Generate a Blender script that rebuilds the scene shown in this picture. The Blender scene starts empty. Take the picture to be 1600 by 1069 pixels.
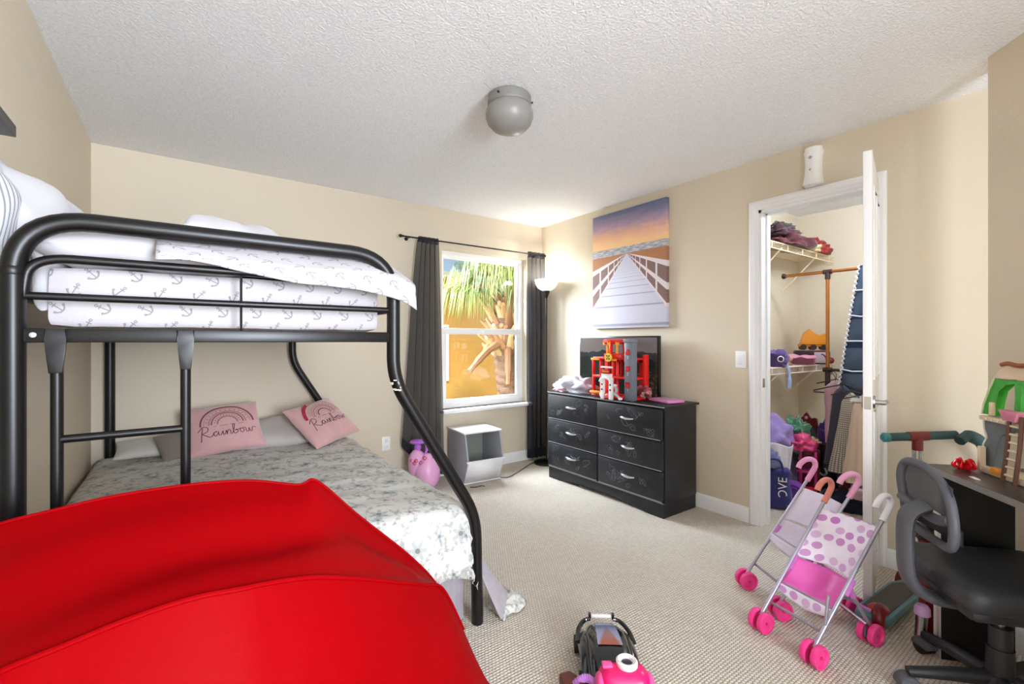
import bpy, bmesh, math, random
from mathutils import Vector as V, Matrix as M, Euler, noise
random.seed(7)
PI = math.pi
sc = bpy.context.scene
C = sc.collection

# ---------------------------------------------------------------- camera
cam_d = bpy.data.cameras.new('camera')
cam = bpy.data.objects.new('camera', cam_d)
C.objects.link(cam)
cam.location = (0, 0, 1.23)
cam.rotation_euler = (PI/2, 0, -math.radians(35.87))
cam_d.sensor_width = 36
cam_d.lens = 36*715/1600
cam_d.shift_y = -0.0009
cam_d.clip_start = 0.02
sc.camera = cam

# ---------------------------------------------------------------- light
sc.view_settings.view_transform = 'Standard'
sc.view_settings.look = 'None'
sc.view_settings.gamma = 1
sc.view_settings.use_curve_mapping = False
sc.view_settings.exposure = 0.66
w = bpy.data.worlds.new('sky'); sc.world = w; w.use_nodes = True
_nt = w.node_tree; _nt.nodes.clear()
_o = _nt.nodes.new('ShaderNodeOutputWorld'); _b = _nt.nodes.new('ShaderNodeBackground')
_s = _nt.nodes.new('ShaderNodeTexSky')
_s.sky_type = 'NISHITA'; _s.sun_disc = False; _s.sun_elevation = math.radians(52); _s.sun_rotation = math.radians(200)
_nt.links.new(_s.outputs[0], _b.inputs[0]); _nt.links.new(_b.outputs[0], _o.inputs[0])
_b.inputs[1].default_value = 0.085
def light(name, kind, loc, rot=None, aim=None, **k):
    d = bpy.data.lights.new(name, kind); o = bpy.data.objects.new(name, d); C.objects.link(o)
    o.location = loc
    if aim: o.rotation_euler = (V(aim)-V(loc)).to_track_quat('-Z', 'Y').to_euler()
    elif rot: o.rotation_euler = rot
    for a, b in k.items(): setattr(d, a, b)
    return o
light('sun', 'SUN', (-3, -4, 9), aim=(0.4, 3.4, 0.6), energy=1.08, angle=0.02, color=(1, .96, .88))
# added area lamps outside, unseen left of and above the window, boosting its daylight
light('window_fill', 'AREA', (1.15, 5.8, 2.65), aim=(2.6, 2.2, 0.2), shape='RECTANGLE', size=2.2, size_y=2.2, energy=400, color=(.88, .97, 1.08))
light('window_fill_high', 'AREA', (2.5, 5.2, 3.9), aim=(2.3, 2.4, 0.2), shape='RECTANGLE', size=2.4, size_y=1.2, energy=240, color=(.88, .96, 1.08))
# added soft fill lamps behind the camera, one of them aimed up at the ceiling
COOL = (.88, .97, 1.10)
light('fill_light', 'AREA', (0.45, -2.7, 1.6), aim=(1.9, 2.0, 1.25), shape='RECTANGLE', size=1.6, size_y=1.7, energy=56, color=COOL)
e_ = light('fill_far', 'AREA', (0.95, -2.6, 1.7), aim=(-0.2, 3.4, 1.15), shape='RECTANGLE', size=1.2, size_y=1.0, energy=17, color=COOL); e_.data.spread = math.radians(75)
e_ = light('fill_bounce', 'AREA', (1.0, -1.7, 0.9), aim=(0.9, 2.4, 2.6), shape='RECTANGLE', size=1.3, size_y=0.9, energy=60, color=COOL); e_.data.spread = math.radians(165)
sc.cycles.use_denoising = True
sc.cycles.max_bounces = 10
sc.cycles.diffuse_bounces = 6
sc.cycles.transparent_max_bounces = 24
sc.cycles.sample_clamp_indirect = 6
sc.cycles.caustics_reflective = False
sc.cycles.caustics_refractive = False

# ---------------------------------------------------------------- materials
def lin(h):
    if not isinstance(h, str): return tuple(h)[:3]
    h = h.lstrip('#'); r = []
    for i in (0, 2, 4):
        x = int(h[i:i+2], 16)/255
        r.append(x/12.92 if x <= .04045 else ((x+.055)/1.055)**2.4)
    return tuple(r)
class X:                                   # small node-expression language
    T = None
    def __init__(s, k): s.k = k
    @staticmethod
    def op(o, *a, clamp=False):
        n = X.T.nodes.new('ShaderNodeMath'); n.operation = o; n.use_clamp = clamp
        for i, v in enumerate(a): X.put(n.inputs[i], v)
        return X(n.outputs[0])
    @staticmethod
    def put(i, v):
        if isinstance(v, X): X.T.links.new(v.k, i)
        else: i.default_value = v
    def __add__(s, b): return X.op('ADD', s, b)
    __radd__ = __add__
    def __sub__(s, b): return X.op('SUBTRACT', s, b)
    def __rsub__(s, b): return X.op('SUBTRACT', b, s)
    def __mul__(s, b): return X.op('MULTIPLY', s, b)
    __rmul__ = __mul__
    def __truediv__(s, b): return X.op('DIVIDE', s, b)
    def __rtruediv__(s, b): return X.op('DIVIDE', b, s)
    def __neg__(s): return X.op('MULTIPLY', s, -1.0)
    def __lt__(s, b): return X.op('LESS_THAN', s, b)
    def __gt__(s, b): return X.op('GREATER_THAN', s, b)
def fr(a): return X.op('FRACT', a)
def fl(a): return X.op('FLOOR', a)
def ab(a): return X.op('ABSOLUTE', a)
def sq(a): return X.op('SQRT', a)
def mn(a, b): return X.op('MINIMUM', a, b)
def mx(a, b): return X.op('MAXIMUM', a, b)
def sin(a): return X.op('SINE', a)
def cos(a): return X.op('COSINE', a)
def at2(a, b): return X.op('ARCTAN2', a, b)
def sm(a, lo, hi):
    n = X.T.nodes.new('ShaderNodeMapRange'); n.interpolation_type = 'SMOOTHSTEP'
    X.put(n.inputs[0], a); n.inputs[1].default_value = lo; n.inputs[2].default_value = hi
    return X(n.outputs[0])
def uvc(kind='UV'):
    n = X.T.nodes.new('ShaderNodeTexCoord'); s = X.T.nodes.new('ShaderNodeSeparateXYZ')
    X.T.links.new(n.outputs[kind], s.inputs[0])
    return [X(s.outputs[i]) for i in range(3)]
def xyz(a, b, c=0.0):
    n = X.T.nodes.new('ShaderNodeCombineXYZ')
    for i, v in enumerate((a, b, c)): X.put(n.inputs[i], v)
    return X(n.outputs[0])
def nz(vec, scale, detail=2.0, rough=.5, dist=0.0):
    n = X.T.nodes.new('ShaderNodeTexNoise')
    if vec is not None: X.put(n.inputs['Vector'], vec)
    n.inputs['Scale'].default_value = scale; n.inputs['Detail'].default_value = detail
    n.inputs['Roughness'].default_value = rough; n.inputs['Distortion'].default_value = dist
    return X(n.outputs[0])
def wn(vec):
    n = X.T.nodes.new('ShaderNodeTexWhiteNoise'); X.put(n.inputs['Vector'], vec); return X(n.outputs[0])
def objv(kind='Object'):
    return X(X.T.nodes.new('ShaderNodeTexCoord').outputs[kind])
def mix(f, a, b):
    n = X.T.nodes.new('ShaderNodeMix'); n.data_type = 'RGBA'
    X.put(n.inputs[0], f)
    for i, v in ((6, a), (7, b)):
        if isinstance(v, X): X.T.links.new(v.k, n.inputs[i])
        else: n.inputs[i].default_value = (*lin(v), 1)
    return X(n.outputs[2])
def ramp(f, stops):
    n = X.T.nodes.new('ShaderNodeValToRGB'); X.put(n.inputs[0], f); e = n.color_ramp.elements
    while len(e) < len(stops): e.new(.5)
    for q, (p, c) in zip(e, stops): q.position = p; q.color = (*lin(c), 1)
    return X(n.outputs[0])
MATS = {}
def newmat(name):
    m = bpy.data.materials.new(name); m.use_nodes = True; X.T = m.node_tree
    MATS[name] = m
    return m, m.node_tree.nodes['Principled BSDF']
def bumpn(b, h, strength=.3, dist=.01):
    n = X.T.nodes.new('ShaderNodeBump'); n.inputs['Strength'].default_value = strength; n.inputs['Distance'].default_value = dist
    X.put(n.inputs['Height'], h); X.T.links.new(n.outputs[0], b.inputs['Normal'])
def pm(name, col='#888888', rough=.5, metal=0., bump=0., bs=60., bd=.004, var=0., vs=6., spec=None, sheen=0., coat=0., alpha=1., trans=0., emit=None, es=1.):
    """plain procedural material: colour with a little noise variation and optional fine relief"""
    if name in MATS: return MATS[name]
    m, b = newmat(name); c = lin(col)
    if var:
        n = nz(objv(), vs, 4, .6)
        X.put(b.inputs['Base Color'], mix(n, tuple(x*(1-var) for x in c), tuple(min(1, x*(1+var)) for x in c)))
    else: b.inputs['Base Color'].default_value = (*c, 1)
    b.inputs['Roughness'].default_value = rough; b.inputs['Metallic'].default_value = metal
    if spec is not None: b.inputs['Specular IOR Level'].default_value = spec
    if sheen: b.inputs['Sheen Weight'].default_value = sheen
    if coat: b.inputs['Coat Weight'].default_value = coat
    if trans: b.inputs['Transmission Weight'].default_value = trans
    b.inputs['Alpha'].default_value = alpha
    if emit: b.inputs['Emission Color'].default_value = (*lin(emit), 1); b.inputs['Emission Strength'].default_value = es
    if bump: bumpn(b, nz(objv(), bs, 3, .6), bump, bd)
    return m

# ---------------------------------------------------------------- mesh helpers
class B:
    def __init__(s): s.bm = bmesh.new(); s.uv = None
    def box(s, c, d, rz=0., bev=0., rot=None, seg=2):
        r = rot if rot is not None else M.Rotation(rz, 4, 'Z')
        m = M.Translation(c) @ r @ M.Diagonal((d[0], d[1], d[2], 1))
        g = bmesh.ops.create_cube(s.bm, size=1, matrix=m)
        if bev:
            e = {x for v in g['verts'] for x in v.link_edges}
            bmesh.ops.bevel(s.bm, geom=list(e), offset=bev, segments=seg, affect='EDGES', profile=.5)
        return s
    def cyl(s, p0, p1, r0, r1=None, seg=16, caps=True):
        p0, p1 = V(p0), V(p1); d = p1-p0
        m = M.Translation((p0+p1)/2) @ d.to_track_quat('Z', 'Y').to_matrix().to_4x4()
        bmesh.ops.create_cone(s.bm, cap_ends=caps, segments=seg, radius1=r0, radius2=r0 if r1 is None else r1, depth=d.length, matrix=m)
        return s
    def tube(s, pts, r, seg=10, closed=False, sx=1., caps=True):
        pts = [V(p) for p in pts]; n = len(pts)
        rr = r if isinstance(r, (list, tuple)) else [r]*n
        rings = []; up = None
        for i, p in enumerate(pts):
            a = pts[(i-1) % n] if (closed or i) else p; b = pts[(i+1) % n] if (closed or i < n-1) else p
            t = (b-a).normalized()
            if up is None:
                up = V((0, 0, 1)) if abs(t.z) < .9 else V((1, 0, 0))
            x = up.cross(t)
            if x.length < 1e-5: x = V((1, 0, 0)).cross(t)
            x.normalize(); y = t.cross(x).normalized(); up = y
            rings.append([s.bm.verts.new(p + x*math.cos(2*PI*k/seg)*rr[i]*sx + y*math.sin(2*PI*k/seg)*rr[i]) for k in range(seg)])
        for i in range(n if closed else n-1):
            A, D = rings[i], rings[(i+1) % n]
            for k in range(seg): s.bm.faces.new((A[k], A[(k+1) % seg], D[(k+1) % seg], D[k]))
        if caps and not closed:
            s.bm.faces.new(rings[0][::-1]); s.bm.faces.new(rings[-1])
        return s
    def lathe(s, prof, c=(0, 0, 0), seg=24, mat=None):
        m = mat or M.Translation(c); rings = []
        for r, z in prof:
            if r < 1e-6: rings.append([s.bm.verts.new(m @ V((0, 0, z)))])
            else: rings.append([s.bm.verts.new(m @ V((r*math.cos(2*PI*k/seg), r*math.sin(2*PI*k/seg), z))) for k in range(seg)])
        for A, D in zip(rings, rings[1:]):
            for k in range(seg):
                k2 = (k+1) % seg
                if len(A) == 1 and len(D) == 1: continue
                if len(A) == 1: s.bm.faces.new((A[0], D[k2], D[k]))
                elif len(D) == 1: s.bm.faces.new((A[k], A[k2], D[0]))
                else: s.bm.faces.new((A[k], A[k2], D[k2], D[k]))
        return s
    def prism(s, poly, h, mat=None, bev=0.):
        """polygon in local xy extruded 0..h along local z"""
        m = mat or M.Identity(4)
        a = [s.bm.verts.new(m @ V((x, y, 0))) for x, y in poly]; b = [s.bm.verts.new(m @ V((x, y, h))) for x, y in poly]
        n = len(poly); fs = [s.bm.faces.new(a[::-1]), s.bm.faces.new(b)]
        for i in range(n): fs.append(s.bm.faces.new((a[i], a[(i+1) % n], b[(i+1) % n], b[i])))
        if bev:
            e = {x for f in fs[:2] for x in f.edges}
            bmesh.ops.bevel(s.bm, geom=list(e), offset=bev, segments=2, affect='EDGES', profile=.5)
        return s
    def grid(s, fn, nu, nv, wu=False, uvf=None):
        """surface fn(u,v), u and v in 0..1"""
        L = s.bm.loops.layers.uv.verify() if uvf else None
        if uvf: s.uv = True
        g = [[s.bm.verts.new(fn(i/nu, j/nv)) for j in range(nv+1)] for i in range(nu if wu else nu+1)]
        for i in range(nu):
            for j in range(nv):
                i2 = (i+1) % len(g)
                f = s.bm.faces.new((g[i][j], g[i2][j], g[i2][j+1], g[i][j+1]))
                if uvf:
                    for l, (a, b) in zip(f.loops, ((i, j), (i+1, j), (i+1, j+1), (i, j+1))): l[L].uv = uvf(a/nu, b/nv)
        return s
    def blob(s, c, d, seed=0, amp=.12, fq=2.2, sub=3, rz=0., flat=None, amp2=.0, fq2=7):
        g = bmesh.ops.create_icosphere(s.bm, subdivisions=sub, radius=1)
        R = M.Rotation(rz, 3, 'Z')
        for v in g['verts']:
            p = v.co.copy(); k = 1 + amp*noise.noise(p*fq + V((seed*7.3, seed*1.7, 0)))*2
            if amp2: k += amp2*noise.noise(p*fq2 + V((seed*3.3, 0, seed)))*2
            q = V((p.x*d[0], p.y*d[1], p.z*d[2]))*k
            if flat is not None and q.z < flat: q.z = flat
            v.co = V(c) + R @ q
        return s
    def quad(s, a, b, c, d):
        s.bm.faces.new([s.bm.verts.new(p) for p in (a, b, c, d)]); return s
    def poly(s, pts):
        s.bm.faces.new([s.bm.verts.new(p) for p in pts]); return s
    def tri(s, *p):
        s.bm.faces.new([s.bm.verts.new(q) for q in p]); return s
    def build(s, name, mat, parent=None, sharp=38, solid=0., sub=0, loc=None, recalc=True, offset=-1.):
        if recalc: bmesh.ops.recalc_face_normals(s.bm, faces=s.bm.faces[:])
        me = bpy.data.meshes.new(name)
        if not s.uv:
            L = s.bm.loops.layers.uv.verify(); s.bm.normal_update()
            for f in s.bm.faces:
                n = f.normal; ax = max(range(3), key=lambda i: abs(n[i]))
                for l in f.loops:
                    p = l.vert.co; l[L].uv = ((p.y, p.z), (p.x, p.z), (p.x, p.y))[ax]
        s.bm.to_mesh(me); s.bm.free()
        me.polygons.foreach_set('use_smooth', [True]*len(me.polygons))
        if sharp: me.set_sharp_from_angle(angle=math.radians(sharp))
        for m in (mat if isinstance(mat, (list, tuple)) else [mat]): me.materials.append(m)
        o = bpy.data.objects.new(name, me); C.objects.link(o)
        if parent: o.parent = parent
        if loc: o.location = loc
        if solid:
            md = o.modifiers.new('thick', 'SOLIDIFY'); md.thickness = solid; md.offset = offset
        if sub:
            md = o.modifiers.new('smooth', 'SUBSURF'); md.levels = md.render_levels = sub
        return o
def tag(o, label, cat, group=None, kind=None):
    o['label'] = label
    if cat: o['category'] = cat
    if group: o['group'] = group
    if kind: o['kind'] = kind
    return o
def thing(name, label, cat, loc=(0, 0, 0), rz=0., group=None):
    o = bpy.data.objects.new(name, None); C.objects.link(o); o.location = loc; o.rotation_euler = (0, 0, rz)
    o.empty_display_size = .05
    return tag(o, label, cat, group)
def struct(o, label=None):
    o['kind'] = 'structure'
    if label: o['label'] = label
    return o
def arc(c, r, a0, a1, n, ax=0, ay=2, base=None):
    """points of an arc in the plane of axes ax, ay"""
    out = []
    for i in range(n+1):
        a = a0+(a1-a0)*i/n; p = list(base or c); p[ax] = c[ax]+r*math.cos(a); p[ay] = c[ay]+r*math.sin(a); out.append(V(p))
    return out
def roundpath(pts, r, n=6):
    """polyline with its corners rounded (quadratic)"""
    pts = [V(p) for p in pts]; out = [pts[0]]
    for i in range(1, len(pts)-1):
        rr = r[i] if isinstance(r, (list, dict)) else r
        a, b, c = pts[i-1], pts[i], pts[i+1]
        p = b+(a-b).normalized()*min(rr, (a-b).length*.49); q = b+(c-b).normalized()*min(rr, (c-b).length*.49)
        for k in range(n+1):
            t = k/n; out.append(p*(1-t)**2+b*2*t*(1-t)+q*t*t)
    out.append(pts[-1]); return out
def cat(pts, n=6, closed=False):
    """Catmull-Rom through points"""
    P = [V(p) for p in pts]; N = len(P); out = []
    for i in range(N if closed else N-1):
        if closed: a, b, c, d = P[i-1], P[i], P[(i+1) % N], P[(i+2) % N]
        else: a, b, c, d = P[max(i-1, 0)], P[i], P[i+1], P[min(i+2, N-1)]
        for k in range(n):
            t = k/n
            out.append(.5*((2*b)+(c-a)*t+(2*a-5*b+4*c-d)*t*t+(3*b-a-3*c+d)*t**3))
    if not closed: out.append(P[-1])
    return out
def strip(b, pts, wd, nrm, lift=.0):
    """flat ribbon along pts, width wd, lying on a surface with normal nrm"""
    pts = [V(p) for p in pts]; nrm = V(nrm); prev = None
    for i, p in enumerate(pts):
        t = (pts[min(i+1, len(pts)-1)]-pts[max(i-1, 0)])
        if t.length < 1e-9: continue
        n = t.normalized().cross(nrm).normalized()*wd/2
        cur = (b.bm.verts.new(p+n+nrm*lift), b.bm.verts.new(p-n+nrm*lift))
        if prev: b.bm.faces.new((prev[0], prev[1], cur[1], cur[0]))
        prev = cur
    return b

# ---------------------------------------------------------------- setting materials
def mk_wall(name, col):
    m, b = newmat(name); p = objv()
    n = nz(p, 1.3, 3, .5)
    X.put(b.inputs['Base Color'], mix(n, tuple(x*.97 for x in lin(col)), tuple(x*1.03 for x in lin(col))))
    b.inputs['Roughness'].default_value = .62
    bumpn(b, nz(p, 55, 3, .55), .25, .004)
    return m
WALL = mk_wall('beige_wall_paint', '#D5C9B3')
m, b = newmat('popcorn_ceiling'); p = objv()
h = sm(nz(p, 95, 3, .65), .42, .66) + nz(p, 38, 2, .5)*.6
X.put(b.inputs['Base Color'], mix(sm(nz(p, 95, 3, .65), .35, .6), '#ECEDEF', '#F8F9FB'))
b.inputs['Roughness'].default_value = .9; bumpn(b, h, .55, .008)
CEIL = m
m, b = newmat('berber_carpet'); x, y, z = uvc('Object')
wob = nz(objv(), 9, 2, .5)*.6
u = x*64 + wob; v = y*78 + wob
u2 = u + fl(v)*.5
a = fr(u2)-.5; c_ = fr(v)-.5
d = sq(a*a*1.1 + c_*c_)
hole = sm(d, .38, .62)
tint = wn(xyz(fl(u2), fl(v)))
big = nz(objv(), 1.6, 4, .6)
base = mix(big, '#DAD1C3', '#E6DED3')
base = mix(tint*.45, base, '#C6BAA6')
fib = nz(objv(), 420, 2, .6)
base = mix(sm(fib, .3, .75)*.25, base, '#E9E0D2')
X.put(b.inputs['Base Color'], mix(hole*.7, base, '#80715E'))
b.inputs['Roughness'].default_value = .95; b.inputs['Specular IOR Level'].default_value = .1
bumpn(b, (1.0-d*d*2.2)+fib*.25, .8, .006)
CARPET = m
WHITE = pm('white_trim_paint', '#F0F0F1', .38, bump=.05, bs=30)
VINYL = pm('white_window_vinyl', '#F2F2F0', .35)
BLACKM = pm('black_powder_coated_metal', '#0E0D0D', .36, bump=.06, bs=220, bd=.001, spec=.4)
CHROME = pm('brushed_chrome', '#B9BCC2', .25, 1.)
STEEL = pm('grey_painted_steel', '#9A98A0', .35, .6)

XL, XR, YB, HT = -.445, 3.12, 3.765, 2.44
YR = -3.2
# floor and ceiling run on under the closet
struct(B().box((2.2, .25, -.05), (5.6, 7.3, .1)).build('floor', CARPET), 'beige looped berber carpet covering the bedroom floor')
struct(B().box((2.2, .25, HT+.06), (5.6, 7.3, .12)).build('ceiling', CEIL), 'white popcorn textured ceiling')
# walls
b_ = B()
WX0, WX1, WZ0, WZ1 = 1.93, 2.905, .60, 2.075
b_.box(((XL-.14+WX0)/2, YB+.07, HT/2), (WX0-XL+.14, .14, HT))
b_.box(((WX1+XR)/2, YB+.07, HT/2), (XR-WX1, .14, HT))
b_.box(((WX0+WX1)/2, YB+.07, WZ0/2), (WX1-WX0, .14, WZ0))
b_.box(((WX0+WX1)/2, YB+.07, (WZ1+HT)/2), (WX1-WX0, .14, HT-WZ1))
struct(b_.build('wall_back', WALL, recalc=False), 'beige painted wall holding the window')
struct(B().box((XL-.07, (YR+YB)/2, HT/2), (.14, YB-YR, HT)).build('wall_left', WALL), 'beige painted wall beside the bunk bed')
DY0, DY1, DZ = .885, 1.508, 2.10
b_ = B()
b_.box((XR+.06, (DY1+YB+.14)/2, HT/2), (.12, YB+.14-DY1, HT))
b_.box((XR+.06, (YR+DY0)/2, HT/2), (.12, DY0-YR, HT))
b_.box((XR+.06, (DY0+DY1)/2, (DZ+HT)/2), (.12, DY1-DY0, HT-DZ))
struct(b_.build('wall_right', WALL, recalc=False), 'beige painted wall with the closet doorway')
struct(B().box((1.3, YR-.07, HT/2), (3.8, .14, HT)).build('wall_front', WALL), 'beige wall behind the camera')
# the wall at 45 degrees beside the desk
L45 = 2.4; cx, cy = 2.79-L45/2*.7071+.06*.7071, .392-L45/2*.7071-.06*.7071
struct(B().box((cx, cy, HT/2), (L45, .12, HT), rz=PI/4).build('wall_diagonal', WALL), 'beige wall set at an angle beside the desk')
# closet shell
struct(B().box((4.95, 1.0, HT/2), (.14, 2.2, HT)).build('wall_closet_back', WALL), 'beige back wall of the closet')
struct(B().box((4.1, 2.05, HT/2), (1.76, .14, HT)).build('wall_closet_left', WALL), 'beige side wall of the closet with wire shelves')
struct(B().box((4.1, .1, HT/2), (1.76, .14, HT)).build('wall_closet_right', WALL), 'beige side wall of the closet behind the door')
# baseboards
def baseboard(name, p0, p1, nrm):
    p0, p1, nrm = V(p0), V(p1), V(nrm); L = (p1-p0).length; ang = math.atan2(p1.y-p0.y, p1.x-p0.x)
    prof = [(0, 0), (.014, 0), (.014, .082), (.010, .094), (.004, .102), (0, .102)]
    d = (p1-p0).normalized()
    bb = B(); A = [bb.bm.verts.new(p0+nrm*x+V((0, 0, z))) for x, z in prof]; D = [bb.bm.verts.new(p1+nrm*x+V((0, 0, z))) for x, z in prof]
    n = len(prof); bb.bm.faces.new(A); bb.bm.faces.new(D[::-1])
    for i in range(n): bb.bm.faces.new((A[i], A[(i+1) % n], D[(i+1) % n], D[i]))
    return struct(bb.build(name, WHITE), 'white baseboard along the wall')
baseboard('baseboard_back', (XL, YB, 0), (XR, YB, 0), (0, -1, 0))
baseboard('baseboard_left', (XL, YR, 0), (XL, YB, 0), (1, 0, 0))
baseboard('baseboard_right', (XR, DY1+.062, 0), (XR, YB, 0), (-1, 0, 0))
baseboard('baseboard_corner', (XR, YR, 0), (XR, DY0-.062, 0), (-1, 0, 0))
baseboard('baseboard_diagonal', (2.79, .392, 0), (1.2, -1.198, 0), (-.7071, .7071, 0))
baseboard('baseboard_closet', (4.88, .2, 0), (4.88, 1.98, 0), (-1, 0, 0))
baseboard('baseboard_closet_side', (3.24, 1.98, 0), (4.88, 1.98, 0), (0, -1, 0))
# closet door casing: stepped profile swept round the opening
def casing(name, path, side):
    prof = [(0, 0), (0, .010), (.012, .014), (.020, .014), (.024, .018), (.048, .018), (.054, .014), (.062, .010), (.062, 0)]   # (away from opening, out of wall)
    bb = B(); rings = []
    for (y, z), (oy, oz) in path:
        rings.append([bb.bm.verts.new((XR-side*o, y+oy*a, z+oz*a)) for a, o in prof])
    for A, D in zip(rings, rings[1:]):
        for i in range(len(prof)): bb.bm.faces.new((A[i], A[(i+1) % len(prof)], D[(i+1) % len(prof)], D[i]))
    bb.bm.faces.new(rings[0]); bb.bm.faces.new(rings[-1][::-1])
    return struct(bb.build(name, WHITE, sharp=20), 'white moulded casing round the closet doorway')
casing('trim_1', [((DY1, 0), (1, 0)), ((DY1, DZ), (1, 1))], 1)
casing('trim_2', [((DY1, DZ), (1, 1)), ((DY0, DZ), (-1, 1))], 1)
casing('trim_3', [((DY0, DZ), (-1, 1)), ((DY0, 0), (-1, 0))], 1)
j = B(); j.box((XR+.06, DY1+.0-.009, DZ/2), (.124, .018, DZ)); j.box((XR+.06, DY0+.009, DZ/2), (.124, .018, DZ)); j.box((XR+.06, (DY0+DY1)/2, DZ-.009), (.124, DY1-DY0, .018))
j.box((XR+.075, DY1-.023, DZ/2), (.03, .01, DZ)); j.box((XR+.075, DY0+.023, DZ/2), (.03, .01, DZ)); j.box((XR+.075, (DY0+DY1)/2, DZ-.023), (.03, DY1-DY0, .01))
struct(j.build('trim_4', WHITE, recalc=False), 'white door jamb lining the closet doorway')
# strike plate on the jamb
struct(B().box((XR+.03, DY1-.0185, .95), (.03, .002, .06), bev=.0005).build('trim_5', pm('satin_nickel', '#B5B3B0', .3, 1.)), 'small metal strike plate on the door jamb')
# open closet door, hinged at the near jamb
ang = math.atan2(.733-.872, 2.51-3.105)
dr = bpy.data.objects.new('door_1', None); C.objects.link(dr); dr.location = (3.105, .872, 0); dr.rotation_euler = (0, 0, ang)
struct(dr, 'open white closet door seen edge on, with lever handles')
DL = .61
B().box((DL/2, 0, 1.055), (DL, .034, 2.07), bev=.002).build('door_leaf', WHITE, dr)
for s in (-1, 1):
    for (z0, z1) in ((.2, .9), (1.05, 1.95)):
        for (x0, x1) in ((.09, .28), (.33, .52)):
            q = B()
            q.tube([(x0, s*.017, z0), (x1, s*.017, z0), (x1, s*.017, z1), (x0, s*.017, z1)], .006, seg=6, closed=True)
            q.build('panel_moulding', WHITE, dr)
NICK = MATS['satin_nickel']
hd = B(); hd.box((DL, 0, .95), (.003, .024, .057)); hd.build('latch_plate', NICK, dr)
for s in (-1, 1):
    lv = B().cyl((DL-.06, s*.017, .95), (DL-.06, s*.025, .95), .031, .029, 24)
    lv.cyl((DL-.06, s*.02, .95), (DL-.06, s*.062, .95), .011, None, 14)
    lv.build('handle_rose', NICK, dr)
    B().tube(cat([(DL-.055, s*.058, .95), (DL-.09, s*.062, .95), (DL-.14, s*.062, .948), (DL-.165, s*.058, .944)]), [.010]*6+[.009]*6+[.0075]*7, 10).build('lever_handle', NICK, dr)
for z in (.25, 1.05, 1.85):
    h = B().cyl((-.004, -.02, z-.045), (-.004, -.02, z+.045), .0065, None, 10)
    h.box((.018, -.0175, z), (.036, .002, .09)); h.build('hinge', NICK, dr)

# ---------------------------------------------------------------- window
wd = bpy.data.objects.new('window_1', None); C.objects.link(wd); wd.location = ((WX0+WX1)/2, YB, WZ0)
struct(wd, 'white single hung window looking out to a palm tree')
W2, WH = (WX1-WX0)/2, WZ1-WZ0
def fr_rect(bb, x0, x1, z0, z1, y, t, dp):
    bb.box(((x0+x1)/2, y, z0+t/2), (x1-x0, dp, t), bev=.002); bb.box(((x0+x1)/2, y, z1-t/2), (x1-x0, dp, t), bev=.002)
    bb.box((x0+t/2, y, (z0+z1)/2), (t, dp, z1-z0-2*t), bev=.002); bb.box((x1-t/2, y, (z0+z1)/2), (t, dp, z1-z0-2*t), bev=.002)
q = B(); fr_rect(q, -W2, W2, 0, WH, .095, .035, .06); q.build('frame', VINYL, wd, recalc=False)
q = B(); fr_rect(q, -W2+.03, W2-.03, .695, WH-.03, .105, .036, .025); q.build('upper_sash', VINYL, wd, recalc=False)
q = B(); fr_rect(q, -W2+.03, W2-.03, .03, .752, .078, .05, .028); q.build('lower_sash', VINYL, wd, recalc=False)
q = B(); q.box((0, .06, .712), (.06, .015, .012), bev=.003); q.box((0, .052, .716), (.016, .02, .012), bev=.003); q.build('sash_lock', VINYL, wd, recalc=False)
m, b = newmat('window_glass')
X.T.nodes.remove(b); t_ = X.T.nodes.new('ShaderNodeBsdfTransparent'); g_ = X.T.nodes.new('ShaderNodeBsdfGlossy'); g_.inputs['Roughness'].default_value = .02
f_ = X.T.nodes.new('ShaderNodeMixShader'); f_.inputs[0].default_value = .035
X.T.links.new(t_.outputs[0], f_.inputs[1]); X.T.links.new(g_.outputs[0], f_.inputs[2]); X.T.links.new(f_.outputs[0], X.T.nodes['Material Output'].inputs[0])
GLASS = m
B().box((0, .105, (.731+WH-.066)/2), (2*W2-.132, .004, WH-.066-.731)).build('pane', GLASS, wd)
B().box((0, .078, (.08+.702)/2), (2*W2-.16, .004, .702-.08)).build('pane', GLASS, wd)
q = B(); q.box((0, -.012, -.014), (2*W2+.04, .14, .028), bev=.006); q.build('window_sill', WHITE, wd)

# ---------------------------------------------------------------- outside: neighbour's house and palm
m, b = newmat('yellow_stucco'); p = objv()
X.put(b.inputs['Base Color'], mix(nz(p, 3, 5, .7), '#DDA650', '#E8B662')); b.inputs['Roughness'].default_value = .9; bumpn(b, nz(p, 60, 3, .6), .4, .01)
STUC = m
struct(B().box((4, 7.5, -.55), (30, 7.4, .3)).build('ground_outside', pm('dry_lawn', '#8C8A55', .95, var=.3, vs=3)), 'strip of lawn outside the window')
hs = thing('neighbour_house', 'yellow stucco house wall seen through the window', 'house', (4.3, 8.0, -.4))
B().box((1.2, 1.0, 1.42), (12, 2, 2.84)).build('house_wall', STUC, hs)
q = B()
A0 = [(-5.2, -.35, 2.72), (7.6, -.35, 2.72), (7.6, 2.4, 2.72), (-5.2, 2.4, 2.72)]
q.box((1.2, .9, 2.89), (12.8, 2.5, .1)); q.build('fascia', pm('white_fascia', '#D8D4C8', .6), hs)
wn_ = B(); fr_rect(wn_, -.90, -.06, .85, 1.95, -.01, .06, .06); wn_.build('house_window_frame', VINYL, hs, recalc=False)
wn_ = B(); wn_.box((-.48, .0, 1.40), (.74, .02, 1.0)); wn_.build('house_window_pane', pm('dim_window_pane', '#7E93A0', .1), hs)
wn_ = B(); wn_.box((-.48, -.02, 1.42), (.74, .03, .04)); wn_.build('house_window_rail', VINYL, hs)

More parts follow.
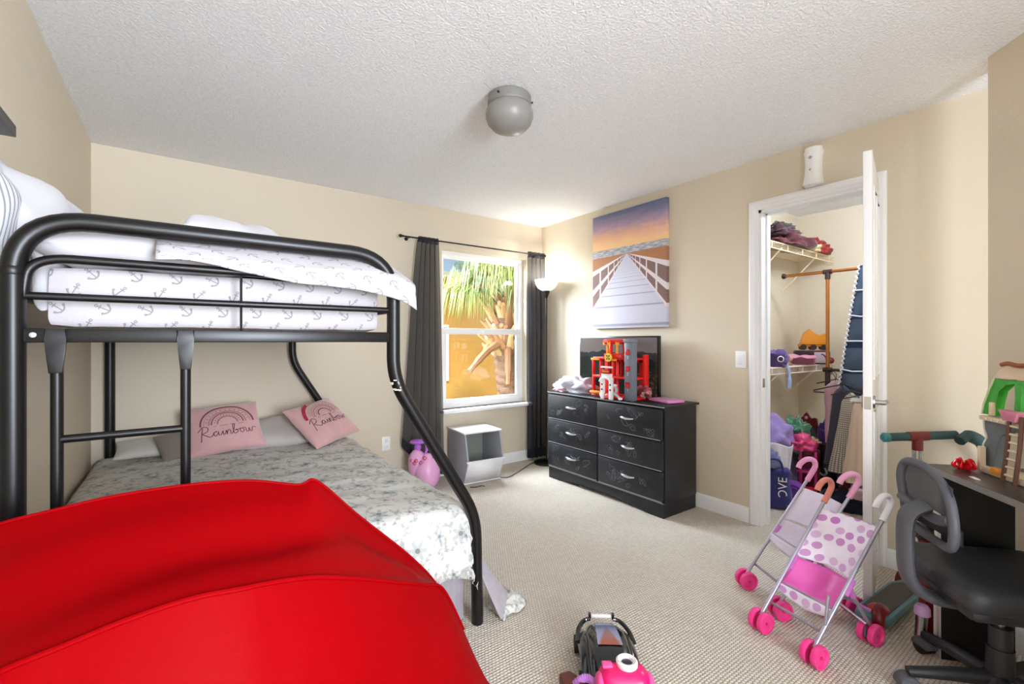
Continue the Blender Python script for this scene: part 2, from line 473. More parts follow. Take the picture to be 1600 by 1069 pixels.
palm = thing('palm_tree', 'palm tree with shaggy trunk and drooping green fronds outside the window', 'tree', (3.98, 5.35, -.4))
BARK = pm('palm_bark', '#8A6A55', .95, bump=.8, bs=45, bd=.02, var=.35, vs=30)
q = B()
def trk(u, v):
    z = v*1.95; a = 2*PI*u
    r = .235-.03*v+.02*noise.noise(V((math.cos(a)*3, math.sin(a)*3, z*9)))+.012*math.sin(z*55+a*2)
    off = -.22*v
    return V((off+r*math.cos(a), r*math.sin(a), z))
q.grid(trk, 28, 60, wu=True); q.build('trunk', BARK, palm)
BOOTS = [pm('palm_boot_tan', '#C79A6B', .9, bump=.5, bs=40, var=.25, vs=20), pm('palm_boot_pale', '#DDBB90', .9, bump=.5, bs=40, var=.25, vs=20), pm('palm_boot_brown', '#A87B57', .9, bump=.5, bs=40, var=.25, vs=20)]
rnd = random.Random(4)
for i in range(84):                              # old leaf bases wrapped round the crown shaft
    a = i*2.4; z = 1.42+.0095*i
    d = V((math.cos(a), math.sin(a), 0)); s_ = V((-d.y, d.x, 0)); L = rnd.uniform(.26, .52); tilt = rnd.uniform(.5, 1.1)
    bb = B(); pts = []
    for k in range(5):
        t = k/4; pts.append(V((-.18, 0, z))+d*(.17+L*t*math.cos(tilt)*(1.0))+V((0, 0, L*t*math.sin(tilt)-.05*t*t)))
    bb.tube(pts, [.065, .058, .045, .038, .03], 6, sx=.42 if False else 1.0)
    for v in bb.bm.verts:                         # flatten
        rel = v.co-V((-.18, 0, z)); h_ = rel.dot(d); v.co -= d*(rel.dot(d)-.15-(L*math.cos(tilt))*((v.co.z-z+.05)/(L+.06)))*.55
    bb.build('leaf_base', BOOTS[i % 3], palm)
for (a, L, z, dz) in ((3.5, .75, 1.62, -.38), (4.1, .4, 1.55, -.5), (5.0, .42, 1.5, -.48), (3.1, .3, 1.7, -.3)):   # broken hanging stems
    d = V((math.cos(a), math.sin(a), 0)); bb = B()
    bb.tube(cat([V((-.18, 0, z))+d*.14, V((-.18, 0, z))+d*(.14+L*.5)+V((0, 0, dz*.35)), V((-.18, 0, z))+d*(.14+L)+V((0, 0, dz))], 5), [.06]*4+[.05]*4+[.035]*3, 7)
    bb.build('leaf_base', BOOTS[2], palm)
GRN = [pm('frond_green', '#6F8A3A', .6, var=.25, vs=8), pm('frond_yellow_green', '#94A04C', .6, var=.25, vs=8), pm('frond_grey_green', '#86986A', .6, var=.25, vs=8)]
for i in range(26):
    a = i*2.399+.3; el = rnd.uniform(.1, 1.25); R0 = rnd.uniform(.35, .62)
    c0 = V((-.22, 0, 2.25)); d = V((math.cos(a)*math.cos(el), math.sin(a)*math.cos(el), math.sin(el)))
    hub = c0+d*R0*1.0; side = d.cross(V((0, 0, 1))).normalized(); bb = B()
    bb.tube([c0+d*.05, c0+d*R0*.5+V((0, 0, .02)), hub], [.018, .014, .009], 5)
    nl = 56
    for k in range(nl):
        f = (k/(nl-1)-.5)*2.9
        dd = (d*math.cos(f)+side*math.sin(f)).normalized(); L = rnd.uniform(.62, .85)*(1-.12*abs(f))
        w_ = dd.cross(V((0, 0, 1))).normalized()*.0075
        p0 = hub; p1 = hub+dd*L*.45+V((0, 0, -.03)); p2 = hub+dd*L*.78+V((0, 0, -.17)); p3 = hub+dd*L*.9+V((0, 0, -.42-rnd.random()*.15))
        vs = [bb.bm.verts.new(x) for x in (p0, p1-w_, p1+w_, p2-w_*.7, p2+w_*.7, p3)]
        bb.bm.faces.new((vs[0], vs[1], vs[2])); bb.bm.faces.new((vs[1], vs[3], vs[4], vs[2])); bb.bm.faces.new((vs[3], vs[5], vs[4]))
    bb.build('frond', GRN[i % 3], palm, recalc=False)

# ---------------------------------------------------------------- bunk bed
bunk = thing('bunk_bed', 'black metal twin over full bunk bed with ladder and slanted leg', 'bed', (0, 0, 0))
YN, YF = 1.71, 3.70
LX, RX, FX = -.352, .668, 1.05
def hoop(y):
    return roundpath([(LX, y, 0), (LX, y, 1.557), (RX, y, 1.557), (RX, y, 1.08), (FX-.01, y, .47), (FX, y, 0)], {1: .16, 2: .17, 3: .09, 4: .10}, 10)
B().tube(hoop(YN), .0255, 18).build('end_hoop', BLACKM, bunk)
B().tube(hoop(YF), .0255, 18).build('end_hoop', BLACKM, bunk)
for y in (YN, YF):
    B().lathe([(.0262, 0), (.0275, .002), (.0275, .02), (.0262, .022)], (LX, y, 1.40), 18).build('sleeve_ring', BLACKM, bunk)
q = B(); rs = random.Random(3)
for i in range(9):                                   # chipped paint at the bend of the leg
    z = 1.055+rs.uniform(-.03, .035); a = rs.uniform(-2.4, -.9); 
    off = max(0, (1.075-z))*.5
    q.box((RX+off+.0262*math.cos(a), YN+.0262*math.sin(a), z), (.016*rs.uniform(.5, 1), .0012, .007*rs.uniform(.5, 1.2)), rz=a+PI/2)
q.build('chipped_paint', pm('bare_chipped_metal', '#B7AFA4', .6), bunk)
for y in (YN, YF):
    B().tube(roundpath([(LX+.018, y, 1.345), (LX+.03, y, 1.452), (RX-.02, y, 1.452)], {1: .085}, 8), .0125, 12).build('guard_rail', BLACKM, bunk)
    B().tube([(LX+.02, y, 1.349), (RX-.02, y, 1.349)], .0105, 12).build('guard_rail', BLACKM, bunk)
    B().cyl((.157, y, 1.262), (.157, y, 1.452), .0038, None, 8).build('baluster', BLACKM, bunk)
    B().box(((LX+RX)/2, y, 1.245), (RX-LX-.03, .026, .038), bev=.004).build('bed_rail', BLACKM, bunk)
B().lathe([(0, .004), (.007, .003), (.008, 0)], seg=12, mat=M.Translation((-.313, YN-.013, 1.246)) @ M.Rotation(PI/2, 4, 'X')).build('bolt', CHROME, bunk)
for x in (LX, RX):
    B().box((x, (YN+YF)/2, 1.245), (.026, YF-YN, .04), bev=.004).build('side_rail', BLACKM, bunk)
B().tube([(RX, YN+.02, 1.349), (RX, YF-.02, 1.349)], .0105, 10).build('side_guard_rail', BLACKM, bunk)
B().tube([(LX, YN+.02, 1.349), (LX, YF-.02, 1.349)], .0105, 10).build('side_guard_rail', BLACKM, bunk)
for i in range(9):
    B().box(((LX+RX)/2, YN+.15+i*.21, 1.25), (RX-LX-.03, .03, .012)).build('slat', BLACKM, bunk)
for x in (-.269, .011):
    q = B().tube([(x, YN-.005, 0), (x, YN-.005, 1.13), (x, YN-.008, 1.19)], [.0135, .0135, .0135], 14)
    q.prism([(-.0135, -.06), (.0135, -.06), (.019, 0), (.021, .03), (.021, .058), (-.021, .058), (-.021, .03), (-.019, 0)], .014, M.Translation((x, YN-.013, 1.205)) @ M.Rotation(PI/2, 4, 'X'), bev=.003)
    q.build('ladder_upright', BLACKM, bunk)
for z in (.966, .68, .40):
    B().tube([(-.269, YN-.005, z), (.011, YN-.005, z)], .011, 12).build('ladder_rung', BLACKM, bunk)
for x in (LX+.03, FX-.02):
    B().box((x, (YN+YF)/2, .27), (.03, YF-YN-.02, .04), bev=.003).build('lower_side_rail', BLACKM, bunk)
for y in (YN+.06, YF-.06):
    B().box(((LX+FX)/2, y, .25), (FX-LX-.04, .026, .04), bev=.003).build('lower_end_rail', BLACKM, bunk)

# fabrics
def fabric(name, col, rough=.9, bump=.25, bs=160, var=.08, sheen=.2, vs=5):
    return pm(name, col, rough, bump=bump, bs=bs, bd=.003, var=var, vs=vs, sheen=sheen, spec=.2)
def mk_anchor():
    m, b = newmat('anchor_print_cotton'); u, v, _ = uvc('UV')
    CU, CV = .098, .050
    row = fl(v/CV); par = row-fl(row/2.0)*2.0
    uu = u/CU+par*.5+row*.13; jit = wn(xyz(fl(uu), row))
    px_ = (fr(uu)-.5)*CU; py = (fr(v/CV)-.5)*CV
    ang_ = par*1.55-.95+(jit-.5)*.5
    ca, sa = cos(ang_), sin(ang_)
    x = (px_*ca-py*sa)/.0185; y = (px_*sa+py*ca)/.0185
    ln = lambda a, c: sq(a*a+c*c)
    shank = (ab(x) < .09)*(ab(y) < .8)
    cross = (ab(y-.48) < .08)*(ab(x) < .36)
    ring = (ab(ln(x, y-.95)-.17) < .075)
    arm = (ab(ln(x, y+.05)-.78) < .11)*(y < -.3)
    fl1 = (ab(ab(x)-.78)+ab(y+.28) < .24)
    mask = mx(mx(shank, cross), mx(ring, mx(arm, fl1)))
    br = nz(objv(), 300, 2, .6)
    X.put(b.inputs['Base Color'], mix(mask*(.35+br*.6), '#BFBABD', '#6C696C'))
    b.inputs['Roughness'].default_value = .9; b.inputs['Specular IOR Level'].default_value = .15
    bumpn(b, nz(objv(), 14, 4, .6)+nz(objv(), 220, 1)*.12, .35, .012)
    return m
ANCHOR = mk_anchor()
def mk_floral():
    m, b = newmat('floral_print_cotton'); u, v, _ = uvc('UV')
    def layer(cs, r, ox, oy, np_):
        U = u/cs+ox; Vv = v/cs+oy; row = fl(Vv); U = U+row*.47
        h1 = wn(xyz(fl(U), row, ox)); h2 = wn(xyz(fl(U), row, ox+3.1)); h3 = wn(xyz(fl(U), row, ox+7.7))
        x = (fr(U)-.5+(h1-.5)*.35)*cs; y = (fr(Vv)-.5+(h2-.5)*.35)*cs
        d = sq(x*x+y*y); th = at2(y, x)+h3*6.0
        pet = d < (r*(.72+.28*cos(th*float(np_))))
        core = d < r*.25
        leaf = (d > r*1.1)*(d < r*2.4)*(sin(th*3.0+d*90.0) > .62)
        return pet, core, leaf, h3
    n1 = nz(objv(), 110, 3, .65); n2 = sm(nz(objv(), 45, 3, .6), .35, .62)
    p1, c1, l1, h = layer(.20, .042, .2, .6, 6)
    p2, c2, l2, h2 = layer(.145, .025, 5.3, 2.2, 5)
    p3, c3, l3, h3 = layer(.12, .012, 9.1, 4.4, 4)
    col = mix(nz(objv(), 3, 3), '#D2D1CB', '#DCD9D3')
    col = mix(mx(l1, mx(l2, l3))*n2*.65, col, '#8A938C')
    tone = ramp(h, [(0, '#7F8C90'), (.38, '#8A9698'), (.5, '#9AA39A'), (.72, '#8C9594'), (.8, '#B3848F'), (1, '#A9788A')])
    tone2 = ramp(h2, [(0, '#8E989C'), (.6, '#98A09A'), (.85, '#B7929A'), (1, '#C09CA4')])
    col = mix(p3*n2*.75, col, '#97A19C')
    col = mix(p2*(.3+n1*.7)*.9, col, tone2)
    col = mix(p1*(.25+n1*.6)*.85, col, tone)
    col = mix(mx(c1, c2)*.8, col, '#6D7678')
    X.put(b.inputs['Base Color'], col)
    b.inputs['Roughness'].default_value = .92; b.inputs['Specular IOR Level'].default_value = .12
    bumpn(b, nz(objv(), 9, 5, .62)+nz(objv(), 260, 1)*.08, .5, .02)
    return m
FLORAL = mk_floral()
WCOT = fabric('white_cotton', '#C2C0C3', bump=.4, bs=14)
GCOT = fabric('pale_grey_cotton', '#B9B2AC', bump=.3, bs=14)
def mk_stripe():
    m, b = newmat('grey_striped_cotton'); u, v, _ = uvc('UV')
    s = sm(sin(u*420.0), .2, .8)
    X.put(b.inputs['Base Color'], mix(s, '#D9D9DB', '#8E929B')); b.inputs['Roughness'].default_value = .9
    return m
STRIPE = mk_stripe()

def rbox(bb, c, d, r, n=(18, 18, 6), amp=.006, fq=5, seed=0):
    """soft rounded box with a little unevenness"""
    g = bmesh.ops.create_cube(bb.bm, size=2); es = list({e for v in g['verts'] for e in v.link_edges})
    bmesh.ops.subdivide_edges(bb.bm, edges=es, cuts=14, use_grid_fill=True)
    hx = V((d[0]/2, d[1]/2, d[2]/2))
    for v in bb.bm.verts:
        if not v.tag:
            p = V((v.co.x*hx.x, v.co.y*hx.y, v.co.z*hx.z))
            i = V([max(-h+r, min(h-r, a)) for a, h in zip(p, hx)])
            e = p-i
            if e.length > 1e-6: p = i+e.normalized()*r
            k = 1+0*amp; p += (p-i).normalized()*amp*noise.noise(p*fq+V((seed, 0, 0))) if (p-i).length > 1e-6 else V()
            v.co = p+V(c); v.tag = True
    return bb
q = rbox(B(), ((LX+RX)/2+.01, (YN+YF)/2+.01, 1.357), (.955, 1.86, .188), .035, amp=.006, fq=7)
q.build('upper_mattress', ANCHOR).__setitem__('label', 'thin twin mattress in white anchor print sheet on top bunk')
tag(bpy.data.objects['upper_mattress'], 'thin twin mattress in white anchor print sheet on top bunk', 'mattress')
# anchor print blanket folded over the foot of the top bunk
def blk(u, v):
    x = -.06+.80*u
    hem = 1.462-.05*u-.028*u*u+.010*math.sin(u*9)*(1-u)
    pf = .035*math.sin(PI*min(1, .15+u*.8)); prof = [(2.9, 1.475), (2.3, 1.50+pf), (1.95, 1.525+pf), (1.83, 1.535+pf), (1.765, 1.535+pf*.7), (1.715, 1.512), (1.682, 1.480), (1.672, hem if hem < 1.47 else 1.47)]
    k = v*(len(prof)-1); i = min(int(k), len(prof)-2); f = k-i
    y = prof[i][0]*(1-f)+prof[i+1][0]*f; z = prof[i][1]*(1-f)+prof[i+1][1]*f
    if u < .35 and v > .7: z += (.35-u)*.02; y += (.35-u)*.10*(v-.7)
    e = max(0, (x-.60)/.14)
    if e > 0:
        z -= .075*e*e*(1-.55*v); y -= .018*e*v
    n_ = noise.noise(V((x*7, y*6, z*6)))
    return V((x, y+.006*n_, z+.012*n_))
q = B().grid(blk, 44, 46, uvf=lambda u, v: (.8*u, 1.3*v*.62 if v < .6 else .484+(v-.6)*.62))
tag(q.build('folded_blanket', ANCHOR, solid=.006, offset=0), 'white anchor print blanket folded over the end of the top bunk', 'blanket')

def pillow(name, label, w_, h_, t_, c, a, b, mat, seed=0, group=None, p=2.6, wr=.006, parent=None):
    a = V(a).normalized(); b = V(b); b = (b-a*a.dot(b)).normalized(); n = a.cross(b)
    mt = M((a, b, n)).transposed().to_4x4(); mt.translation = V(c)
    def zf(x, y, s=1):
        u = max(-1, min(1, x/(w_/2))); v = max(-1, min(1, y/(h_/2)))
        return s*t_/2*(max(0, 1-abs(u)**p)*max(0, 1-abs(v)**p))**.5 + wr*noise.noise(V((x*9+seed, y*9, s*2)))
    bb = B()
    def top(s):
        def f(u, v):
            U = 2*u-1; W = 2*v-1
            U = math.sin(U*PI/2); W = math.sin(W*PI/2)
            x = w_/2*U; y = h_/2*W
            z = zf(x, y, s)
            x *= 1-.06*(1-W*W)*abs(U)**3; y *= 1-.06*(1-U*U)*abs(W)**3
            if abs(U) > .999 or abs(W) > .999: z = 0
            return V((x, y, z))
        return f
    bb.grid(top(1), 26, 26); bb.grid(top(-1), 26, 26)
    bmesh.ops.remove_doubles(bb.bm, verts=bb.bm.verts[:], dist=.0002)
    o = bb.build(name, mat, sharp=0)
    o.matrix_world = mt
    tag(o, label, 'pillow', group)
    return o, zf
pillow('white_pillow', 'crumpled white pillow lying under the top bunk hoop', .60, .42, .15, (-.06, 1.965, 1.515), (1, .03, .01), (0, 1, .06), WCOT, 3, 'white pillows on the top bunk', wr=.03)
pillow('white_pillow', 'large white pillow leaning on the left wall on the top bunk', .62, .42, .16, (-.325, 2.12, 1.52), (.10, 1, .0), (-.22, 0, 1), WCOT, 8, 'white pillows on the top bunk', wr=.035)
pillow('striped_pillow', 'grey striped pillow at the left edge behind the white pillows', .28, .32, .07, (-.402, 1.885, 1.535), (.0, 1, -.05), (-.02, 0, 1), STRIPE, 5, wr=.02)
pillow('white_pillow', 'small white pillow peeking above the middle of the top hoop', .36, .34, .13, (.17, 2.02, 1.605), (1, .1, -.12), (0, 1, .1), WCOT, 11, 'white pillows on the top bunk', wr=.03)

# lower mattress and floral sheet
tag(rbox(B(), ((LX+FX)/2+.0, (YN+YF)/2+.02, .40), (1.33, 1.88, .22), .06).build('lower_mattress', fabric('white_mattress_ticking', '#DAD7D2')), 'full size mattress under the floral sheet', 'mattress')
def drape(X0, X1, Y0, Y1, zt, r, hx, hy, hl=.1):
    def f(u, v):
        a = (X0-hl)+(X1+hx-X0+hl)*u; b = (Y0-hy)+(Y1-Y0+hy)*v
        da = max(0, a-X1) - max(0, X0-a); db = -max(0, Y0-b)
        d = math.hypot(da, db); x = max(X0, min(X1, a)); y = max(Y0, b)
        w1 = noise.noise(V((a*4, b*4, .3))); w2 = noise.noise(V((a*2.2+b*9, b*1.5, 4.3))); w3 = noise.noise(V((a*11, b*13, 9)))
        z = zt+.010*w1+.010*w2+.004*w3-.02*((2*(x-X0)/(X1-X0)-1)**4)
        if d > 1e-6:
            ux, uy = da/d, db/d
            if d < r*PI/2: o = r*math.sin(d/r); dz = r*(1-math.cos(d/r))
            else: o = r+.08*(d-r*PI/2); dz = r+(d-r*PI/2)
            fold = .016*math.sin((a*ab_(uy)+b*ab_(ux))*26)*min(1, max(0, dz-.05)/.12)
            x += ux*(o+fold); y += uy*(o+fold); z -= dz
        return V((x, y, z))
    return f
ab_ = abs
q = B().grid(drape(-.37, .985, 1.775, 3.67, .532, .07, .36, .33, .06), 70, 80, uvf=lambda u, v: (u*1.77, v*2.23))
tag(q.build('floral_sheet', FLORAL, solid=.004), 'white bed sheet with grey floral print over the lower bunk', 'bedding')
SKIRT = fabric('grey_bed_skirt', '#A29AA0', bump=.3, bs=60, var=.25, vs=18)
def sk(u, v):
    s = u*3.2
    if s < 1.2: p = V((-.2+s, 1.765, 0)); n = V((0, -1, 0))
    else: p = V((1.0, 1.765+(s-1.2)*.92, 0)); n = V((1, 0, 0))
    z = .03+.25*(1-v)
    return V((p.x, p.y, z))+n*(.012*math.sin(s*95)*(.3+.7*v)+.006*math.sin(s*37))-V((0, 0, .028*v))
tag(B().grid(sk, 220, 8).build('bed_skirt', SKIRT), 'gathered grey bed skirt below the floral sheet', 'bedding')
def tail(u, v):                                     # skirt corner flaring out behind the slanted leg
    a = -1.2+1.5*u; r0 = .03+.20*v**1.3
    c = V((1.05, 1.82, 0))
    return c+V((math.cos(a)*r0, math.sin(a)*r0*.7-.02*v, .33*(1-v)+.012+.012*math.sin(u*24)*v*(1-v)))
sko = bpy.data.objects['bed_skirt']
B().grid(tail, 44, 20).build('corner_flare', SKIRT, sko, sharp=0, solid=.003)
def tail2(u, v):                                    # sheet end lying on the carpet
    x = 1.14+.17*u; y = 1.66+.13*v+.05*(u-.5)
    return V((x, y+.012*math.sin(u*7), .012+.034*math.sin(PI*u)**.7*math.sin(PI*v)**.6+.012*noise.noise(V((u*5, v*5, 2)))))
tag(B().grid(tail2, 30, 24, uvf=lambda u, v: (u*.3, v*.25)).build('sheet_corner', FLORAL, solid=.006, offset=0), 'floral sheet corner lying on the carpet beside the slanted leg', 'bedding')

# cushions
PLUSH = fabric('pink_plush', '#CDA09F', bump=.5, bs=120, var=.16, sheen=.6, vs=9)
def mark(bb, zf, pts, wd, lift=.0022):
    P = [V((x, y, zf(x, y)+lift)) for x, y in pts]; strip(bb, P, wd, (0, 0, 1))
def rainbow(o, zf, sc_, cx, cy, cols):
    for i, (r, wd, c) in enumerate(cols):
        bb = B()
        mark(bb, zf, [(cx+sc_*r*math.cos(a)*1.15, cy+sc_*r*math.sin(a)) for a in [PI*k/24 for k in range(25)]], wd*sc_)
        bb.build('rainbow_arc', pm('print_'+c.strip('#'), c, .9), o, sharp=0)
    for r in (.80, .48):
        bb = B()
        for k in range(1, 14):
            a = PI*k/14; x, y = cx+sc_*r*math.cos(a)*1.15, cy+sc_*r*math.sin(a)
            mark(bb, zf, [(x-.0035, y), (x+.0035, y)], .006)
        bb.build('rainbow_dots', pm('print_8a6a62', '#8a6a62', .9), o, sharp=0)
    st = [[(0, -.7), (.15, .6), (.4, 2.2)], [(-.3, 1.5), (.4, 2.35), (1.1, 2.1), (1.0, 1.3), (.3, .95), (.75, .45), (1.3, 0), (1.7, .3), (1.9, .8), (2.4, .95), (2.0, .9), (1.85, .4), (2.1, 0), (2.5, .6), (2.55, .9), (2.55, .15), (2.9, .2), (3.2, .9), (3.2, .1), (3.5, .2), (3.7, .95), (3.75, 0), (3.9, .75), (4.15, .95), (4.3, .6), (4.3, .05), (4.6, .2), (5.0, 1.7), (4.85, 2.2), (4.72, 1.6), (4.8, .1), (5.1, -.02), (5.4, .35), (5.25, .8), (5.0, .6), (5.6, .8), (5.95, .95), (5.7, .5), (6.0, 0), (6.35, .4), (6.1, .95), (6.6, .85), (6.7, .1), (7.0, .1), (7.15, .8), (7.25, .1), (7.55, .1), (7.7, .9), (8.3, .85)], [(3.2, 1.35), (3.3, 1.4)]]
    bb = B(); k_ = sc_*.29
    for s in st:
        P = cat([(x, y, 0) for x, y in s], 4)
        mark(bb, zf, [(cx-4.1*k_+p.x*k_, cy-sc_*.62+p.y*k_*.85) for p in P], .0042)
    bb.build('lettering_rainbow', pm('print_5a3038', '#5a3038', .9), o, sharp=0)
    bb = B(); rr = random.Random(5)
    for i in range(15):
        x = cx-sc_*.62+i*sc_*.09; y = cy-sc_*.12
        if i in (2, 7, 11): continue
        mark(bb, zf, [(x, y), (x+.004, y+.007), (x+.006, y+.001)], .0022)
    bb.build('lettering_small', MATS['print_5a3038'], o, sharp=0)
o, zf = pillow('rainbow_cushion', 'pink plush cushion with rainbow print and lettering, left of the pair', .42, .34, .13, (.225, 3.43, .675), (1, .10, .055), (-.03, .62, .78), PLUSH, 2, 'pink rainbow cushions on the lower bunk')
rainbow(o, zf, .125, .01, .0, [(1.0, .07, '#7A3A44'), (.88, .05, '#B98D86'), (.70, .07, '#A87F78'), (.60, .06, '#8E4E58'), (.38, .07, '#9A6A6C'), (.27, .05, '#C7A49B')])
o, zf = pillow('rainbow_cushion', 'pink plush cushion with crimson rainbow band, tilted at the right', .42, .36, .13, (.805, 3.37, .665), (.80, .52, .10), (-.50, .55, .62), PLUSH, 6, 'pink rainbow cushions on the lower bunk')
rainbow(o, zf, .125, .0, .02, [(1.0, .03, '#7A3A44'), (.86, .05, '#C7A49B'), (.70, .07, '#B58A84'), (.60, .05, '#9A6A6C'), (.38, .06, '#8E4E58'), (.27, .05, '#C7A49B')])
bb = B(); mark(bb, zf, [(.125*1.08*math.cos(a)*1.15, .02+.125*1.08*math.sin(a)) for a in [PI*.62+PI*.38*k/10 for k in range(11)]], .022, .003)
bb.build('crimson_band', pm('print_a81e3c', '#a81e3c', .9), o, sharp=0)
pillow('grey_pillow', 'pale grey pillow lying between the two pink cushions', .52, .34, .12, (.50, 3.52, .605), (1, -.05, 0), (0, .85, .35), GCOT, 4, wr=.012)
pillow('brown_cushion', 'small taupe cushion tucked beside the ladder left of the pink cushions', .22, .20, .09, (-.005, 3.42, .600), (1, .3, .1), (-.2, .6, .6), fabric('taupe_plush', '#7F766C', bump=.6), 9)
pillow('white_flat_pillow', 'flat off-white pillow by the far left corner of the lower bunk', .36, .22, .07, (-.14, 3.55, .585), (1, 0, .02), (0, .9, .25), fabric('offwhite_cotton', '#CFC9C1'), 12)

# ---------------------------------------------------------------- red play tent in front of the bunk
m, b = newmat('red_satin_fabric'); p = objv()
X.put(b.inputs['Base Color'], mix(nz(p, 4, 3), '#860004', '#920006'))
b.inputs['Roughness'].default_value = .55; b.inputs['Specular IOR Level'].default_value = .04; b.inputs['Sheen Weight'].default_value = .0
bumpn(b, nz(p, 7, 4, .6)+nz(p, 350, 1)*.02, .2, .02)
RED = m
ridge = cat([(-.425, 1.50, .60), (-.415, 1.48, .80), (-.322, 1.47, .829), (-.242, 1.47, .840), (-.13, 1.47, .852), (.023, 1.47, .852), (.156, 1.47, .838), (.270, 1.47, .806), (.300, 1.47, .806), (.322, 1.47, .812), (.361, 1.47, .780), (.458, 1.47, .673), (.632, 1.47, .496), (.735, 1.47, .362), (.80, 1.49, .20), (.84, 1.50, 0)], 6)
seam = cat([(-.425, 1.16, .50), (-.40, 1.12, .64), (-.241, 1.10, .687), (-.165, 1.10, .70), (-.079, 1.10, .715), (.017, 1.10, .722), (.10, 1.105, .712), (.155, 1.12, .701), (.25, 1.15, .672), (.336, 1.18, .632), (.42, 1.22, .585), (.502, 1.26, .536), (.62, 1.33, .462), (.712, 1.38, .396), (.793, 1.385, .229), (.887, 1.383, 0)], 6)
NR = len(ridge)-1
def ev(c, u):
    k = u*NR; i = min(int(k), NR-1); return c[i].lerp(c[i+1], k-i)
def front(u, v):
    s = ev(seam, u); f = V((-.42+1.30*u, .86+.5*u**3, 0))
    p = s.lerp(f, v); p += V((0, -.05, .05))*math.sin(v*PI)*(1-u*.6)
    p.z = max(0.002, p.z)
    return p
def mid(u, v):
    a = ev(ridge, u); s = ev(seam, u); p = a.lerp(s, v)
    sag = .028*math.sin(v*PI)*math.sin(PI*min(1, u*1.05))
    p.z = max(.002, p.z-sag-.010*math.sin(v*9+u*7)*math.sin(v*PI)*(1 if u < .8 else 0)-.006*noise.noise(V((u*6, v*3, 1)))*math.sin(v*PI))
    return p
def rear(u, v):
    a = ev(ridge, u); f = V((-.425+1.27*u, 1.655, 0)); p = a.lerp(f, v); p.y = a.y+(1.64-a.y)*math.sin(v*PI/2)
    p.z = max(.002, p.z); return p
tent = thing('play_tent', 'bright red satin play tent filling the lower left foreground', 'tent', (0, 0, 0))
B().grid(mid, 120, 22).build('top_panel', RED, tent, sharp=0)
B().grid(front, 120, 22).build('front_panel', RED, tent, sharp=0)
B().grid(rear, 120, 16).build('rear_panel', RED, tent, sharp=0)
B().tube([p+V((0, 0, .001)) for p in seam[4:-6]], .0055, 8).build('seam_piping', RED, tent)
B().tube([p+V((0, 0, 0)) for p in ridge[4:-8]], .0045, 8).build('seam_piping', RED, tent)

# ---------------------------------------------------------------- helpers for facing things
RW = -PI/2                                           # things on the right wall: local x runs right, local y runs into the wall
def text(name, body, size, loc, rot, mat, parent, ext=.0004):
    cu = bpy.data.curves.new(name, 'FONT'); cu.body = body; cu.size = size; cu.extrude = ext; cu.align_x = 'CENTER'; cu.align_y = 'CENTER'
    t = bpy.data.objects.new(name, cu); C.objects.link(t)
    me = bpy.data.meshes.new_from_object(t.evaluated_get(bpy.context.evaluated_depsgraph_get())); bpy.data.objects.remove(t); bpy.data.curves.remove(cu)
    me.name = name; me.materials.clear(); me.materials.append(mat)
    o = bpy.data.objects.new(name, me); C.objects.link(o)
    o.location = loc; o.rotation_euler = rot
    if parent: o.parent = parent
    return o
def plastic(name, col, rough=.35): return pm(name, col, rough, spec=.45)

# ---------------------------------------------------------------- curtains, rod, lamp
rod = thing('curtain_rod', 'thin black curtain rod above the window', 'curtain rod', (2.285, 3.67, 2.118))
B().cyl((-.76, 0, 0), (.76, 0, 0), .0065, None, 12).build('rod', BLACKM, rod)
for s in (-1, 1):
    B().lathe([(0, .03), (.010, .026), (.015, .014), (.013, .004), (.008, 0), (.008, -.006), (.011, -.010), (.007, -.016)], seg=14, mat=M.Translation((s*.775, 0, 0)) @ M.Rotation(s*PI/2, 4, 'Y')).build('finial', BLACKM, rod)
    q = B().cyl((s*.70, 0, 0), (s*.70, .094, 0), .004, None, 8); q.cyl((s*.70, .088, 0), (s*.70, .095, 0), .016, None, 14); q.build('bracket', BLACKM, rod)
def mk_sheer(name, col, op):
    m, b = newmat(name); b.inputs['Base Color'].default_value = (*lin(col), 1); b.inputs['Roughness'].default_value = .85; b.inputs['Specular IOR Level'].default_value = .1
    u, v, _ = uvc('UV')
    weave = .5+.5*sin(u*2400.0)*sin(v*2400.0)
    f = nz(objv(), 18, 2, .5)
    X.put(b.inputs['Alpha'], X.op('MULTIPLY', .94+weave*.06, op+(f-.5)*.06, clamp=True))
    t = X.T.nodes.new('ShaderNodeBsdfTranslucent'); t.inputs[0].default_value = (*lin(col), 1)
    return m
SHEER = mk_sheer('charcoal_sheer_voile', '#2C2E36', .74)
